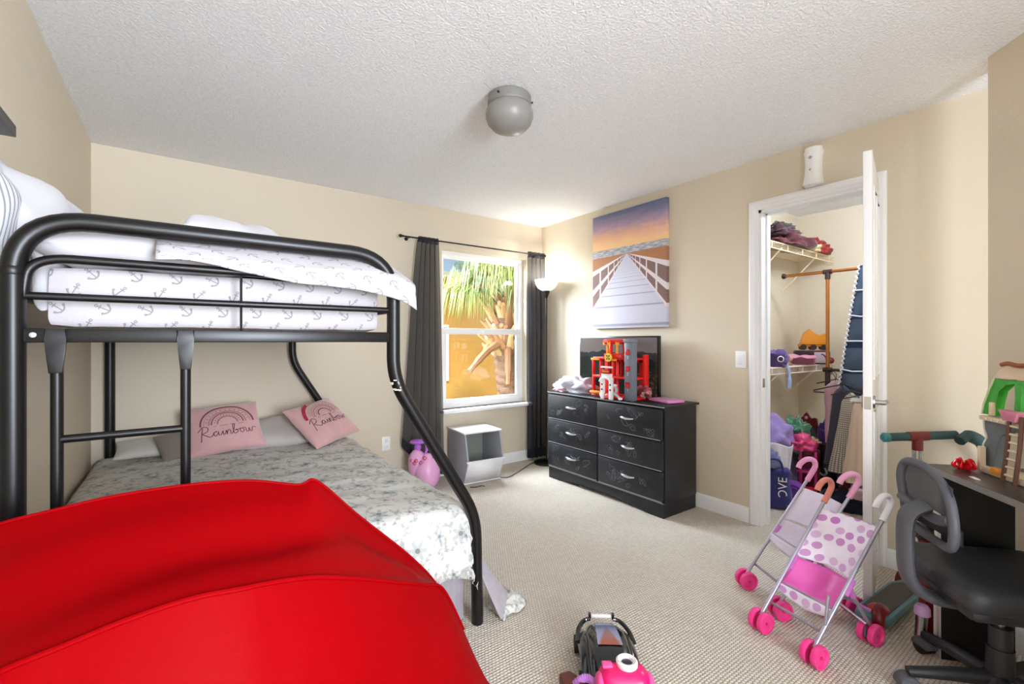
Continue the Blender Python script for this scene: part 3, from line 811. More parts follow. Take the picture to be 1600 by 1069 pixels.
def curtain(name, label, x0t, x1t, x0b, x1b, z1, zb, folds, seed, yb=3.67):
    def f(u, v):
        z = z1*(1-v)+zb(u)*v
        k = v**.8
        a = x0t+(x1t-x0t)*u; b2 = x0b+(x1b-x0b)*u
        x = a*(1-k)+b2*k
        amp = .020+.012*v
        ph = u*folds*2*PI+.9*math.sin(v*2.2+seed)+.4*math.sin(v*5+seed)
        y = yb+amp*math.sin(ph)+.008*noise.noise(V((u*5, v*4, seed)))+.012*v
        x += .008*math.cos(ph)+.01*math.sin(v*4+seed)*v
        if v < .02: y = yb+(y-yb)*.6
        return V((x, y, z))
    cu = thing(name, label, 'curtain', ((x0b+x1b)/2, yb, 0), 0, 'charcoal sheer curtains')
    ox = (x0b+x1b)/2
    B().grid(lambda u, v: f(u, v)-V((ox, yb, 0)), 110, 60, uvf=lambda u, v: (u*.9, v*2.1)).build('drape', SHEER, cu, sharp=0)
    B().grid(lambda u, v: f(u, v*.028)-V((ox, yb+(.0 if True else 0), 0))+V((0, -.0025, .0)), 110, 3, uvf=lambda u, v: (u*.9, v*.06)).build('rod_pocket', SHEER, cu, sharp=0)
    B().grid(lambda u, v: f(u, .955+.045*v)-V((ox, yb, 0))+V((0, -.002, .0)), 110, 4, uvf=lambda u, v: (u*.9, v*.06)).build('hem', SHEER, cu, sharp=0)
curtain('curtain', 'charcoal sheer curtain on the left side of the window', 1.655, 1.845, 1.515, 1.915, 2.135, lambda u: .36-.33*min(1, u*1.7)**.8+.02, 5, .4)
curtain('curtain', 'charcoal sheer curtain on the right side of the window by the lamp', 2.855, 3.075, 2.862, 3.085, 2.14, lambda u: .035, 4, 2.0)

lamp = thing('floor_lamp', 'black torchiere floor lamp with white bowl shade in the corner', 'lamp', (2.985, 3.535, 0))
B().lathe([(0, 0), (.125, 0), (.128, .012), (.10, .024), (.02, .03), (0, .03)], seg=28).build('base', BLACKM, lamp)
B().cyl((0, 0, .02), (0, 0, 1.70), .0085, None, 12).build('pole', BLACKM, lamp)
B().lathe([(.009, 1.66), (.020, 1.69), (.032, 1.725), (.034, 1.74), (.0, 1.74)], seg=18).build('socket_cup', BLACKM, lamp)
m, b = newmat('white_frosted_shade'); b.inputs['Base Color'].default_value = (.9, .89, .87, 1); b.inputs['Roughness'].default_value = .4
b.inputs['Emission Color'].default_value = (1, .97, .93, 1); b.inputs['Emission Strength'].default_value = .35
sh = [(.03, 1.735), (.055, 1.742), (.088, 1.765), (.108, 1.80), (.119, 1.845)]
B().lathe(sh+[(.116, 1.845), (.104, 1.802), (.085, 1.769), (.05, 1.747), (0, 1.742)], seg=32).build('shade', m, lamp)
q = B().lathe([(0, 1.75), (.02, 1.76), (.028, 1.79), (.02, 1.815), (0, 1.822)], seg=14)
q.build('bulb', pm('lamp_bulb', '#FFFFFF', .4, emit='#FFF4E6', es=3), lamp)
lb = light('torchiere_light', 'POINT', (2.985, 3.535, 1.86), energy=7, shadow_soft_size=.05, color=(1, .97, .92))

# storage bin below the window
bin_ = thing('storage_bin', 'white and grey stackable bin with sloping open front under the window', 'storage bin', (2.135, 3.53, 0), math.radians(-4))
GREYP = pm('grey_melamine', '#A9ABB3', .5, bump=.05); WHITEP = pm('white_melamine', '#ECECEE', .4)
prof = [(.16, .012), (.16, .435), (-.165, .435), (-.225, .205), (-.15, .012)]     # side outline (y, z)
for s in (-1, 1):
    q = B().prism([(y, z) for y, z in prof], .014, M.Translation((s*.17-.007, 0, 0)) @ M((V((0, 1, 0)), V((0, 0, 1)), V((1, 0, 0)))).transposed().to_4x4(), bev=.002)
    q.build('side_panel', GREYP, bin_)
B().box((0, .0, .442), (.372, .345, .014), bev=.003).build('top_panel', WHITEP, bin_)
q = B().quad((-.17, -.223, .205), (.17, -.223, .205), (.17, -.148, .014), (-.17, -.148, .014)); q.build('front_panel', WHITEP, bin_, solid=.012, offset=0)
B().box((0, -.222, .208), (.372, .016, .016), bev=.003).build('front_lip', WHITEP, bin_)
q = B(); q.box((0, .155, .22), (.34, .008, .42)); q.build('back_panel', pm('grey_green_melamine', '#8F948A', .5), bin_)
B().box((0, -.0, .012), (.36, .31, .012)).build('base_panel', WHITEP, bin_)
for x in (-.15, .15):
    for y in (-.12, .13): B().box((x, y, .004), (.03, .03, .008)).build('foot', WHITEP, bin_)
BLKR = pm('black_rubber_cord', '#22201F', .6)
tag(B().tube(cat([(2.30, 3.40, .012), (2.36, 3.36, .006), (2.43, 3.37, .006), (2.6, 3.46, .006), (2.85, 3.60, .006), (2.95, 3.60, .006)], 8), .0035, 6).build('power_cord', BLKR), 'thin black cord running along the carpet from bin to right curtain', 'cord')
tag(B().tube(cat([(1.965, 3.315, .005), (2.0, 3.28, .008), (2.04, 3.26, .016), (2.075, 3.262, .005)], 8), .004, 6).build('short_cord', BLKR), 'short black cord loop lying in front of the storage bin', 'cord')

# pink toy behind the bed
tv_ = thing('ride_on_toy', 'pink rounded ride-on toy with purple flower seat beside the left curtain', 'toy', (1.60, 3.50, 0))
PK = plastic('pastel_pink_plastic', '#E3A6CF'); PU = plastic('orchid_purple_plastic', '#B46BD0')
B().blob((.05, -.02, .15), (.11, .10, .15), 2, .05, 1.3).build('body', PK, tv_)
B().blob((-.02, .02, .22), (.075, .07, .12), 5, .05, 1.3).build('body_top', PK, tv_)
B().lathe([(0, .30), (.022, .30), (.03, .325), (.022, .345), (.045, .352), (.064, .362), (.066, .372), (.05, .383), (.0, .386)], (-.015, .02, .03), 18).build('flower_seat', PU, tv_)
B().tube(cat([(.03, .0, .27), (.05, -.01, .33), (.045, -.01, .38)], 4), .012, 8).build('stalk', PU, tv_)
q = B(); rr = random.Random(2)
for i in range(16):
    a = rr.uniform(0, 6.28); q.blob((.02+.10*math.cos(a), .01+.09*math.sin(a), .26+rr.uniform(-.03, .02)), (.017, .017, .017), i, .1, 2, 1)
q.build('bead_flowers', plastic('coral_beads', '#C65A78'), tv_)

# wall fittings
def plate(name, label, cat_, loc, rz, kind):
    t = thing(name, label, cat_, loc, rz)
    B().box((0, -.003, 0), (.072, .006, .116), bev=.002).build('cover_plate', VINYL, t)
    if kind == 'outlet':
        for z in (-.026, .026):
            o = B().box((0, -.007, z), (.034, .004, .034), bev=.004).build('receptacle', WHITEP, t)
            q = B(); q.box((-.006, -.0092, z+.004), (.002, .001, .008)); q.box((.006, -.0092, z+.004), (.002, .001, .008)); q.cyl((0, -.009, z-.008), (0, -.0096, z-.008), .002, None, 8)
            q.build('slots', BLKR, o)
    else:
        B().box((0, -.008, 0), (.034, .006, .068), bev=.002).build('rocker', WHITEP, t)
plate('wall_outlet', 'white wall outlet low on the back wall beside the bed', 'outlet', (1.405, YB, .363), 0, 'outlet')
plate('light_switch', 'white rocker light switch on the wall left of the closet doorway', 'light switch', (XR, 1.628, 1.103), RW, 'switch')
sn = thing('wall_sensor', 'white rounded plastic dispenser mounted above the closet doorway', 'dispenser', (XR, 1.178, 2.17), RW)
q = B(); 
def snf(u, v):
    z = .23*v; a = PI*u
    w_ = .044+.012*(abs(v-.5)*2)**2-(.008 if v > .9 else 0); dp = .05+.022*(1-v)**2
    return V((-w_*math.cos(a), -dp*math.sin(a)**.7, z))
q.grid(snf, 20, 20); q.build('housing', VINYL, sn, sharp=50)
q = B().prism([(-.05, 0), (.05, 0), (.035, -.055), (-.035, -.055)], .006, M.Translation((0, 0, -.002))); q.prism([(-.036, 0), (.036, 0), (.026, -.042), (-.026, -.042)], .006, M.Translation((0, 0, .226))); q.build('end_cap', VINYL, sn)
for z, r in ((.165, .009), (.09, .006)): B().lathe([(0, .004), (r, .002), (r, 0)], seg=14, mat=M.Translation((0, -.056 if z > .1 else -.062, z)) @ M.Rotation(PI/2, 4, 'X')).build('button', GREYP, sn)
fl_ = thing('wall_shelf', 'black floating wall shelf at the upper left edge', 'shelf', (XL, 1.255, 1.725))
B().box((.06, 0, .014), (.12, .71, .028), bev=.002).build('board', pm('black_shelf_laminate', '#2A2A2C', .45), fl_)
B().box((.004, 0, -.01), (.008, .6, .05)).build('mounting_strip', BLACKM, fl_)

cl = thing('ceiling_lamp', 'round flush mount ceiling lamp with grey frosted globe', 'lamp', (1.315, 1.84, HT))
B().lathe([(0, 0), (.098, 0), (.106, -.008), (.108, -.045), (.103, -.052), (.0, -.052)], seg=36).build('canopy', pm('dull_nickel_canopy', '#8F8D89', .5, .3), cl)
B().lathe([(.100, -.05), (.108, -.062), (.117, -.085), (.118, -.105), (.108, -.135), (.083, -.162), (.045, -.178), (0, -.182)], seg=40).build('globe', pm('grey_frosted_glass', '#8B8884', .35), cl)
for k in range(3):
    a = k*2.094+3.6; B().cyl((.104*math.cos(a), .104*math.sin(a), -.03), (.116*math.cos(a), .116*math.sin(a), -.03), .0045, None, 10).build('thumb_screw', BLKR, cl)

# canvas print
m, b = newmat('boardwalk_canvas_print'); x, y, z = uvc('Object')
u = (x+.3955)/.791; v = (z+.51)/1.02; u = mn(mx(u, 0.0), 1.0)
n1 = nz(xyz(u*3.0, v*9.0), 2.2, 4, .6); n2 = nz(xyz(u*30.0, v*30.0), 3, 3, .6)
sky = ramp(v+(n1-.5)*.10-(u-.5)*-.03, [(.68, '#F4CC92'), (.74, '#F6C698'), (.80, '#E6B39C'), (.87, '#B097AC'), (.93, '#8A819E'), (1.0, '#5B6A88')])
sea = mix(sm(nz(xyz(u*4.0, v*60.0), 3, 3), .45, .6), '#8E98A6', '#D7CFCB')
dune = mix(n2, '#8E5A40', '#C89066')
d = mx(.625-v, .0005); du = u-.5; adu = ab(du)+.0005; s = adu/d; qd = d/adu
plank = sm(ab(fr(1.0/(d+.035)*1.9)-.5), .42, .48)
board = mix(plank*.75, mix(n2, '#B9BCD0', '#DADBE6'), '#8A8AA0')
under = mix(n2, '#5E4A52', '#A08072')
rail = mx(mx(ab(qd-.27) < .045, ab(qd-.62) < .055), ab(qd-.93) < .05)
lg = X.op('LOGARITHM', adu, 2.718)*2.6
post = (ab(fr(lg)-.5) < .075)*(qd > .27)
side = mix(mx(rail, post), under, mix(n2, '#CFC3CC', '#EFE6E4'))
side = mix(qd < .225, side, dune)
low = mix(s < 1.06, side, board)
low = mix(v > .625, low, sea)
X.put(b.inputs['Base Color'], mix(v > .685-.01*(u-.5), low, sky)); b.inputs['Roughness'].default_value = .75
bumpn(b, nz(objv(), 500, 1), .15, .001)
CANV = m
cv = thing('canvas_print', 'boardwalk at sunset canvas print on the right wall', 'picture', (XR-.001, 2.5915, 1.853), RW)
B().box((0, -.02, 0), (.791, .038, 1.02), bev=.003).build('canvas', CANV, cv)
q = B(); fr_rect(q, -.38, .38, -.49, .49, -.006, .03, .01); q.build('stretcher', pm('raw_pine', '#B89468', .7), cv, recalc=False)

# ---------------------------------------------------------------- dresser
m, b = newmat('black_scuffed_laminate'); p = objv()
nn = nz(p, 7, 5, .7)
X.put(b.inputs['Base Color'], mix(sm(nn, .45, .8)*.5, '#16181C', '#34373E')); X.put(b.inputs['Roughness'], .34+nn*.2)
DRK = m
dz = thing('dresser', 'black six drawer dresser scribbled with chalk, against the right wall', 'dresser', (2.70, 2.555, 0), RW)
B().box((0, .205, .43), (1.215, .375, .665), bev=.002).build('carcass', DRK, dz)
q = B().box((0, .2, .768), (1.25, .415, .016), bev=.005); q.build('top_board', DRK, dz)
q = B(); n_ = 14; P = [(-.6075, 0), (-.6075, .10), (.6075, .10), (.6075, 0), (.50, 0)]+[(.46-.92*i/n_, .035*math.sin(PI*i/n_)**.6) for i in range(n_+1)]+[(-.50, 0)]
q.prism(P, .018, M.Translation((0, .018, 0)) @ M.Rotation(PI/2, 4, 'X'), bev=.001); q.build('plinth', DRK, dz)
for s in (-1, 1): B().box((s*.598, .2, .05), (.018, .37, .10)).build('plinth_side', DRK, dz)
EDGE = pm('worn_pale_edge', '#A6A8AE', .5)
B().box((0, -.0079, .770), (1.24, .001, .005)).build('worn_edge', EDGE, dz)
B().box((0, -.0006, .1015), (1.21, .0012, .004)).build('worn_edge', EDGE, dz)
CHALK = pm('chalk_scribble', '#71747B', .9)
PULL = pm('satin_silver_pull', '#D3D3D8', .28, .85)
rr = random.Random(12)
for row, (z0, z1) in enumerate(((.112, .318), (.326, .532), (.540, .752))):
    for col in (-1, 1):
        cx = col*.305; ajar = -.012 if (row == 2 and col == 1) else 0
        d_ = B().box((cx, -.003+ajar, (z0+z1)/2), (.600, .02, z1-z0), bev=.004).build('drawer', DRK, dz)
        q = B(); q.box((cx, -.0135+ajar, z0+.003), (.59, .0012, .0035)); q.build('worn_edge', EDGE, d_)
        q = B(); hz = (z0+z1)/2+.015
        pts = [(cx-.062+.124*k/12, -.015+ajar-.022*math.sin(PI*k/12)**.8, hz+.002*math.sin(2*PI*k/12)) for k in range(13)]
        q.tube(pts, [.004+.0055*math.sin(PI*k/12) for k in range(13)], 8, sx=1.0); q.build('pull', PULL, d_)
        q = B()
        for k in range(9):
            ox, oz = cx+rr.uniform(-.24, .24), rr.uniform(z0+.04, z1-.04); sz = rr.uniform(.012, .05); f1, f2 = rr.uniform(.6, 2.6), rr.uniform(.6, 2.6); ph = rr.uniform(0, 6)
            pts = []
            for i in range(34):
                t = i/33*6.28
                x_ = ox+sz*math.cos(t*f1+ph)*(1-.3*t/6.28)+.01*noise.noise(V((t, k, row))); zz = oz+sz*.7*math.sin(t*f2)+.01*noise.noise(V((t, k+9, row)))
                pts.append((max(cx-.285, min(cx+.285, x_)), -.0137+ajar, max(z0+.012, min(z1-.008, zz))))
            strip(q, pts, rr.choice((.0011, .0016, .0022)), (0, -1, 0))
        q.build('chalk_scribble', CHALK, d_, recalc=False)['kind'] = 'stuff'

# television
m, b = newmat('tv_mountain_picture'); x, y, z = uvc('Object')
u = (x+.42)/.84; v = (z-.02)/.46
hgt = .74+.16*(nz(xyz(u*2.2, 0.0), 2.0, 4, .55)-.5)*2.0; h2 = .62+.25*(nz(xyz(u*1.6, 5.0), 2.0, 4, .5)-.5)*2.0
col = mix(v < hgt, mix(u, '#6A625F', '#5A5455'), '#23292C'); col = mix(v < h2, col, '#141B19')
col = mix((v < .42)*sm(nz(xyz(u*9.0, v*7.0), 3, 4, .7), .5, .66)*sm(u, .45, .9), col, '#5A3A26')
col = mix((v < .5)*sm(nz(xyz(u*7.0, v*9.0, 4.0), 3, 4, .7), .5, .7)*.6, col, '#24361F')
X.put(b.inputs['Base Color'], mix(.5, col, '#0A0A0A')); b.inputs['Roughness'].default_value = .18
X.put(b.inputs['Emission Color'], col); b.inputs['Emission Strength'].default_value = .55
TVS = m
tele = thing('television', 'flat screen television with dark mountain picture behind the red toy', 'television', (2.985, 2.632, .776), RW)
TVB = pm('glossy_black_bezel', '#111112', .25)
B().box((0, .02, .25), (.862, .035, .49), bev=.004).build('housing', TVB, tele)
B().box((0, .0012, .252), (.838, .003, .462)).build('screen', TVS, tele)
for s in (-1, 1): B().box((s*.30, .02, .004), (.03, .11, .008), bev=.002).build('foot', TVB, tele)

# fire station playset
fs = thing('fire_station_playset', 'red toy fire station with grey tower and white gate on the dresser', 'toy', (2.83, 2.49, .776), RW)
FR = plastic('fire_red_plastic', '#E0231F'); FD = plastic('dark_red_plastic', '#A51322'); FO = plastic('amber_plastic', '#F0A02A'); FG = plastic('slate_grey_plastic', '#757A86'); FW = plastic('white_plastic', '#EDE9E6')
for k, z in enumerate((.01, .165, .315)): B().box((-.0, .045, z), (.46-.02*k, .18, .016), bev=.003).build('floor_deck', FR, fs)
for x in (-.215, -.13, .0, .20):
    for (z0, z1) in ((.018, .157), (.173, .307)): B().box((x, -.03, (z0+z1)/2), (.022, .02, z1-z0), bev=.002).build('column', FR, fs)
for x in (-.06, -.02, .06): B().box((x, .0, .24), (.02, .02, .134), bev=.002).build('column', FD, fs)
q = B(); 
for (x0, x1) in ((-.225, -.19), (-.10, -.07), (.02, .05), (.14, .225)): q.box(((x0+x1)/2, .12, .165), (x1-x0, .01, .31))
q.box((0, .12, .16), (.44, .01, .03)); q.box((0, .12, .30), (.44, .01, .03)); q.build('back_wall', FR, fs, recalc=False)
B().box((-.18, -.048, .305), (.09, .012, .018), bev=.002).build('amber_trim', FO, fs); B().box((-.01, -.048, .305), (.12, .012, .018), bev=.002).build('amber_trim', FO, fs)
B().box((-.165, -.055, .035), (.12, .03, .02), bev=.004).build('amber_step', FO, fs)
B().lathe([(0, 0), (.125, 0), (.125, .025), (.12, .03), (0, .03)], (.0, .045, .323), 28).build('upper_ring', FR, fs)
for k in range(7):
    a = PI+PI*k/6; B().box((0+.10*math.cos(a), .045+.10*math.sin(a), .39), (.018, .018, .085), rz=a, bev=.002).build('upper_column', FR if k % 2 else FO, fs)
q = B().lathe([(0, 0), (.118, 0), (.135, .012), (.135, .03), (.12, .038), (0, .042)], (.0, .045, .43), 28); q.build('roof', FR, fs)
for k in range(4):
    a = PI+.5+k*.55; B().box((0+.131*math.cos(a), .045+.131*math.sin(a), .437), (.03, .006, .03), rz=a+PI/2).build('roof_light', FO, fs)
em = B().cyl((.005, -.085, .325), (.005, -.098, .325), .034, None, 28).build('emblem', pm('emblem_yellow', '#E8C23A', .4), fs)
q = B()
for k in range(4):
    a = k*PI/2+PI/4; q.cyl((.005+.016*math.cos(a), -.0975, .325+.016*math.sin(a)), (.005+.016*math.cos(a), -.0995, .325+.016*math.sin(a)), .007, None, 10)
q.cyl((.005, -.0975, .325), (.005, -.0995, .325), .005, None, 10); q.build('emblem_marks', BLKR, em)
B().box((.195, -.055, .225), (.075, .06, .45), bev=.004).build('tower', FG, fs)
B().box((.195, -.055, .455), (.09, .072, .025), bev=.004).build('tower_cap', FG, fs)
for k, z in enumerate((.37, .245, .12)):
    o = B().box((.192, -.086, z), (.04, .004, .042), bev=.001).build('tower_window', FD, fs)
    B().box((.192, -.089, z-.006), (.03, .003, .02)).build('shutter', FR, o)
    text('tower_number', str(3-k), .032, (.192, -.0865, z-.042), (PI/2, 0, 0), FW, fs)
B().box((.222, .09, .18), (.022, .05, .34), bev=.004).build('rear_post', FR, fs)
gx = .075
g = B(); g.box((gx-.09, -.135, .085), (.035, .02, .17), bev=.003); g.box((gx-.005, -.135, .085), (.035, .02, .17), bev=.003); g.box((gx-.048, -.135, .185), (.10, .022, .03), bev=.003); g.build('white_gate', FW, fs, recalc=False)
g = B(); pts = [(gx-.048+.062*math.cos(PI*.12+PI*.76*k/10), -.148, .115+.055*math.sin(PI*.12+PI*.76*k/10)) for k in range(11)]; g.tube(pts, .013, 8); g.build('gate_arch', FW, fs)
o = B().box((gx-.048, -.148, .216), (.082, .008, .034), bev=.002).build('gate_sign', FD, fs); q = B()
for k in range(9): q.box((gx-.08+k*.008, -.1525, .216+.002*(k % 2)), (.005, .001, .010))
q.build('gate_sign_letters', FO, o)
B().box((gx-.048, -.136, .25), (.11, .024, .014), bev=.003).build('gate_top', FW, fs)
for x in (gx-.09, gx-.005):
    for z in (.075, .115): B().box((x, -.1455, z), (.014, .002, .014)).build('gate_window', BLKR, fs)
B().box((gx-.02, -.13, .06), (.014, .012, .11)).build('gate_door', FR, fs)

# clutter on the dresser top
LIL = fabric('pale_lilac_cotton', '#D3CFDB', bump=.5, bs=25)
def heap(name, label, cat_, loc, d, mat, seed, amp=.35, group=None, rz=0., fq=2.4, sub=4):
    q = B().blob((0, 0, 0), d, seed, amp, fq, sub, rz, flat=-d[2]*.35, amp2=.10, fq2=6)
    for v in q.bm.verts: v.co.z += d[2]*.35
    o = q.build(name, mat, sharp=0); o.location = loc
    return tag(o, label, cat_, group)
heap('crumpled_cloth', 'crumpled pale lilac cloth at the left end of the dresser top', 'cloth', (2.86, 2.99, .777), (.10, .20, .10), LIL, 3, .30)
heap('pink_sock', 'small pink cloth scrap at the edge of the lilac cloth', 'cloth', (2.79, 3.10, .777), (.05, .07, .025), fabric('pale_pink_cotton', '#DDBFC4'), 4)
tb = thing('toy_tablet', 'pink toy tablet lying flat at the right end of the dresser', 'toy', (2.93, 2.09, .777), RW-.25)
B().box((0, 0, .012), (.22, .155, .022), bev=.008).build('case', plastic('bubblegum_pink_plastic', '#E58AC0'), tb)
B().box((.0, 0, .0236), (.17, .115, .002)).build('screen', plastic('lilac_screen', '#C9A0C8'), tb)
for k in range(2): B().cyl((-.095, -.03+.06*k, .023), (-.095, -.03+.06*k, .0255), .008, None, 12).build('button', plastic('plum_button', '#8A4F86'), tb)
fd = thing('flower_bunch', 'bunch of dark red fabric flowers beside the toy fire station', 'artificial flowers', (2.86, 2.235, .777), RW)
rr = random.Random(8)
for i in range(18):
    a = rr.uniform(0, 6.28); r = rr.uniform(0, .06)
    B().blob((r*math.cos(a), r*.7*math.sin(a), .03+rr.uniform(0, .07)), (.02, .02, .017), i, .35, 4, 2).build('blossom', (fabric('maroon_petals', '#6E1A2A'), fabric('rose_petals', '#A94A58'), fabric('blush_petals', '#C98E8E'))[i % 3], fd)
dl = thing('toy_figure', 'small white and red toy figure lying before the fire station', 'toy', (2.71, 2.445, .777), RW)
B().blob((-.02, .0, .022), (.055, .03, .024), 3, .2, 2, 2).build('torso', plastic('figure_red', '#C8403A'), dl)
B().blob((-.075, .0, .028), (.026, .024, .026), 5, .1, 2, 2).build('head', FW, dl)
B().tube(cat([(.02, 0, .03), (.06, -.01, .045), (.10, .0, .015)], 4), .010, 8).build('leg', plastic('figure_grey', '#A9B7BC'), dl)
B().tube(cat([(.02, .02, .03), (.04, .03, .07), (.02, .035, .10)], 4), .012, 8).build('leg', MATS['figure_grey'], dl)
B().blob((.105, .0, .012), (.02, .014, .012), 5, .1, 2, 2).build('shoe', FW, dl)
B().blob((.022, .036, .105), (.018, .013, .012), 5, .1, 2, 2).build('shoe', FW, dl)

# ---------------------------------------------------------------- closet
cfix = thing('assumed_closet_fixture', 'small round ceiling light assumed inside the closet, out of view', 'lamp', (3.75, 1.0, HT))  # out-of-view fixture, assumed from the light inside the closet
B().lathe([(0, 0), (.11, 0), (.11, -.02), (0, -.02)], seg=24).build('base', WHITEP, cfix)
B().lathe([(.10, -.02), (.11, -.05), (.08, -.08), (0, -.09)], seg=24).build('diffuser', pm('lit_diffuser', '#FFFFFF', .4, emit='#FFF7EC', es=4), cfix)
light('assumed_closet_light', 'POINT', (3.75, 1.0, 2.28), energy=28, shadow_soft_size=.09, color=(.84, .97, 1.14))  # lamp of the assumed closet fixture
def wire_shelf(label, z, col, group):
    W = pm('coated_wire_'+col.strip('#'), col, .5)
    t = thing('wire_shelf', label, 'shelf', (3.26, 1.98, z), 0, group)
    for y, zz in ((-.30, 0), (-.30, -.05), (-.005, 0)): B().cyl((0, y, zz), (1.60, y, zz), .0045, None, 8).build('rail', W, t)
    q = B()
    for i in range(64): q.tube([(.012+i*.0252, -.30, -.05), (.012+i*.0252, -.30, .003), (.012+i*.0252, -.005, .003)], .0014, 4)
    o = q.build('cross_wires', W, t); o['kind'] = 'stuff'
    for x in (.15, .42, .69, .96, 1.23, 1.50): B().box((x, -.30, -.025), (.008, .006, .05)).build('spacer', W, t)
    for x in (.60, 1.25): B().tube([(x, -.295, -.03), (x, -.005, -.32)], .006, 8).build('brace', W, t)
wire_shelf('upper white wire shelf on the closet side wall', 2.0, '#E9D6B4', 'closet wire shelves')
wire_shelf('lower white wire shelf on the closet side wall', 1.02, '#E8D5CC', 'closet wire shelves')
MAR = fabric('maroon_fabric', '#4E1B22', bump=.4, bs=25); MAR2 = fabric('dark_plum_fabric', '#3A2226', bump=.4, bs=25); REDC = fabric('brick_red_fabric', '#8E2620', bump=.4, bs=25)
heap('folded_blanket_maroon', 'dark maroon blanket lying on the upper closet shelf', 'blanket', (4.13, 1.76, 2.006), (.30, .13, .085), MAR, 2, .25)
heap('folded_blanket_plum', 'dark plum blanket on top of the maroon one on the upper closet shelf', 'blanket', (4.02, 1.77, 2.085), (.24, .11, .06), MAR2, 5, .3)
heap('dark_bag', 'small dark brown bag on top of the blankets on the upper closet shelf', 'bag', (4.08, 1.78, 2.15), (.13, .08, .05), fabric('dark_brown_nylon', '#3B302C'), 6, .3)
heap('red_bag', 'brick red cloth bag at the far end of the upper closet shelf', 'bag', (4.66, 1.74, 2.006), (.13, .10, .10), REDC, 8, .3)
heap('cream_paper', 'crumpled cream paper beside the red bag on the upper closet shelf', 'paper', (4.44, 1.72, 2.006), (.09, .08, .06), pm('cream_paper', '#D9C79C', .8), 9, .35)

# copper garment rack
COP = pm('copper_tube', '#B9763C', .25, .8); JNT = pm('dark_brown_joint', '#2E1C18', .5)
rk = thing('garment_rack', 'copper coloured double garment rack standing in the closet', 'clothes rack', (4.2, 1.40, 0))
B().cyl((0, .42, 1.786), (0, -.55, 1.786), .0125, None, 14).build('top_rod', COP, rk)
B().lathe([(0, .012), (.02, .01), (.024, 0), (.02, -.012), (.014, -.02)], seg=14, mat=M.Translation((0, .42, 1.786)) @ M.Rotation(-PI/2, 4, 'X')).build('end_cap', JNT, rk)
for y in (.09, -.50):
    B().cyl((0, y, .03), (0, y, 1.786), .0135, None, 14).build('post', COP, rk)
    q = B().cyl((0, y-.03, 1.786), (0, y+.03, 1.786), .019, None, 14); q.cyl((0, y, 1.725), (0, y, 1.786), .019, None, 14); q.build('tee_joint', JNT, rk)
    B().cyl((-.2, y, .03), (.2, y, .03), .013, None, 12).build('foot_rail', COP, rk)
    q = B().cyl((0, y-.03, 1.0), (0, y+.03, 1.0), .02, None, 14); q.cyl((0, y, .87), (0, y, 1.02), .019, None, 14); q.build('mid_joint', JNT, rk)
B().cyl((0, .09, 1.0), (0, -.50, 1.0), .012, None, 12).build('lower_rod', pm('dark_brown_tube', '#3A241E', .4), rk)

# hanging pocket organizer
og = thing('hanging_organizer', 'navy hanging shoe organizer with clear pockets in the closet', 'organizer', (4.0, 1.20, 0))
NAVY = fabric('navy_canvas', '#1E2E48', bump=.3); TRIMW = fabric('white_twisted_trim', '#DAD9DE', bump=.6, bs=60)
YZ = M((V((0, 1, 0)), V((0, 0, 1)), V((1, 0, 0)))).transposed().to_4x4()
Lx = lambda z: .016+.14*((1.78-z)/.99)**.9
zz = [1.78-.0495*i*1.0 for i in range(21)]
B().prism([(Lx(z), z) for z in zz]+[(-.20, zz[-1]), (-.20, 1.78)], .03, YZ).build('back_cloth', NAVY, og)
q = B(); N_ = 120
pts = [V((-.006+.006*math.cos(k*1.5), Lx(1.78-.985*k/N_)+.006*math.sin(k*1.5), 1.78-.985*k/N_)) for k in range(N_+1)]
q.tube(pts, .006, 6); q.tube([V((-.006+.006*math.cos(k*1.5), .155-.35*k/50, .792+.006*math.sin(k*1.5))) for k in range(51)], .006, 6); q.build('rope_trim', TRIMW, og)
CLR = pm('clear_vinyl', '#6E87A5', .12, alpha=.32, spec=.8)
for k, z in enumerate((1.60, 1.42, 1.23, 1.02, .83)):
    B().tube([(-.012, Lx(z)-.004, z), (-.02, Lx(z)-.07, z-.012*(k % 2)), (-.012, -.19, z)], .0055, 6).build('pocket_edge', TRIMW, og)
    def pk(u, v, z=z):
        zz_ = z+.005+.155*v; y = Lx(zz_)-.012-(Lx(zz_)+.17)*u
        return V((-.004-.022*math.sin(PI*v)*math.sin(PI*u)-.004*noise.noise(V((u*8, v*8, z))), y, zz_))
    B().grid(pk, 14, 10).build('clear_pocket', CLR, og)

# clothes on the lower rod
def garment(name, label, cat_, x, y, z1, z0, w0, w1, dpt, mat, seed, rz=0., folds=5, group='clothes hanging on the garment rack'):
    def f(u, v):
        a = 2*PI*u; z = z1+(z0-z1)*v
        w_ = (w0*(min(1, v/.12))**.6*(1-v)+w1*v) if v < .999 else w1; d_ = dpt*(.35+.65*v)
        k = 1+.16*v*math.sin(a*folds+seed)+.06*noise.noise(V((u*6, v*5, seed)))
        return V((d_*math.cos(a)*k, (w_/2)*math.sin(a)*k, z))
    t = thing(name, label, cat_, (x, y, 0), rz, group)
    B().grid(f, 48, 24, wu=True, uvf=lambda u, v: (u*.8, v*.7)).build('cloth', mat, t, sharp=0)
    q = B().tube([(0, -.13, z1-.03), (0, 0, z1+.012), (0, .13, z1-.03)], .005, 6); q.tube(cat([(0, 0, z1+.012), (0, .0, z1+.05), (0, .018, z1+.07), (0, .03, z1+.055)], 5), .0025, 5); q.build('hanger', JNT, t)
    return t
def mk_check():
    m, b = newmat('black_white_check'); u, v, _ = uvc('UV')
    X.put(b.inputs['Base Color'], mix((fr(u*55.0) > .5)*(fr(v*55.0) > .45), '#7E7468', '#CFC6B8')); b.inputs['Roughness'].default_value = .9
    return m
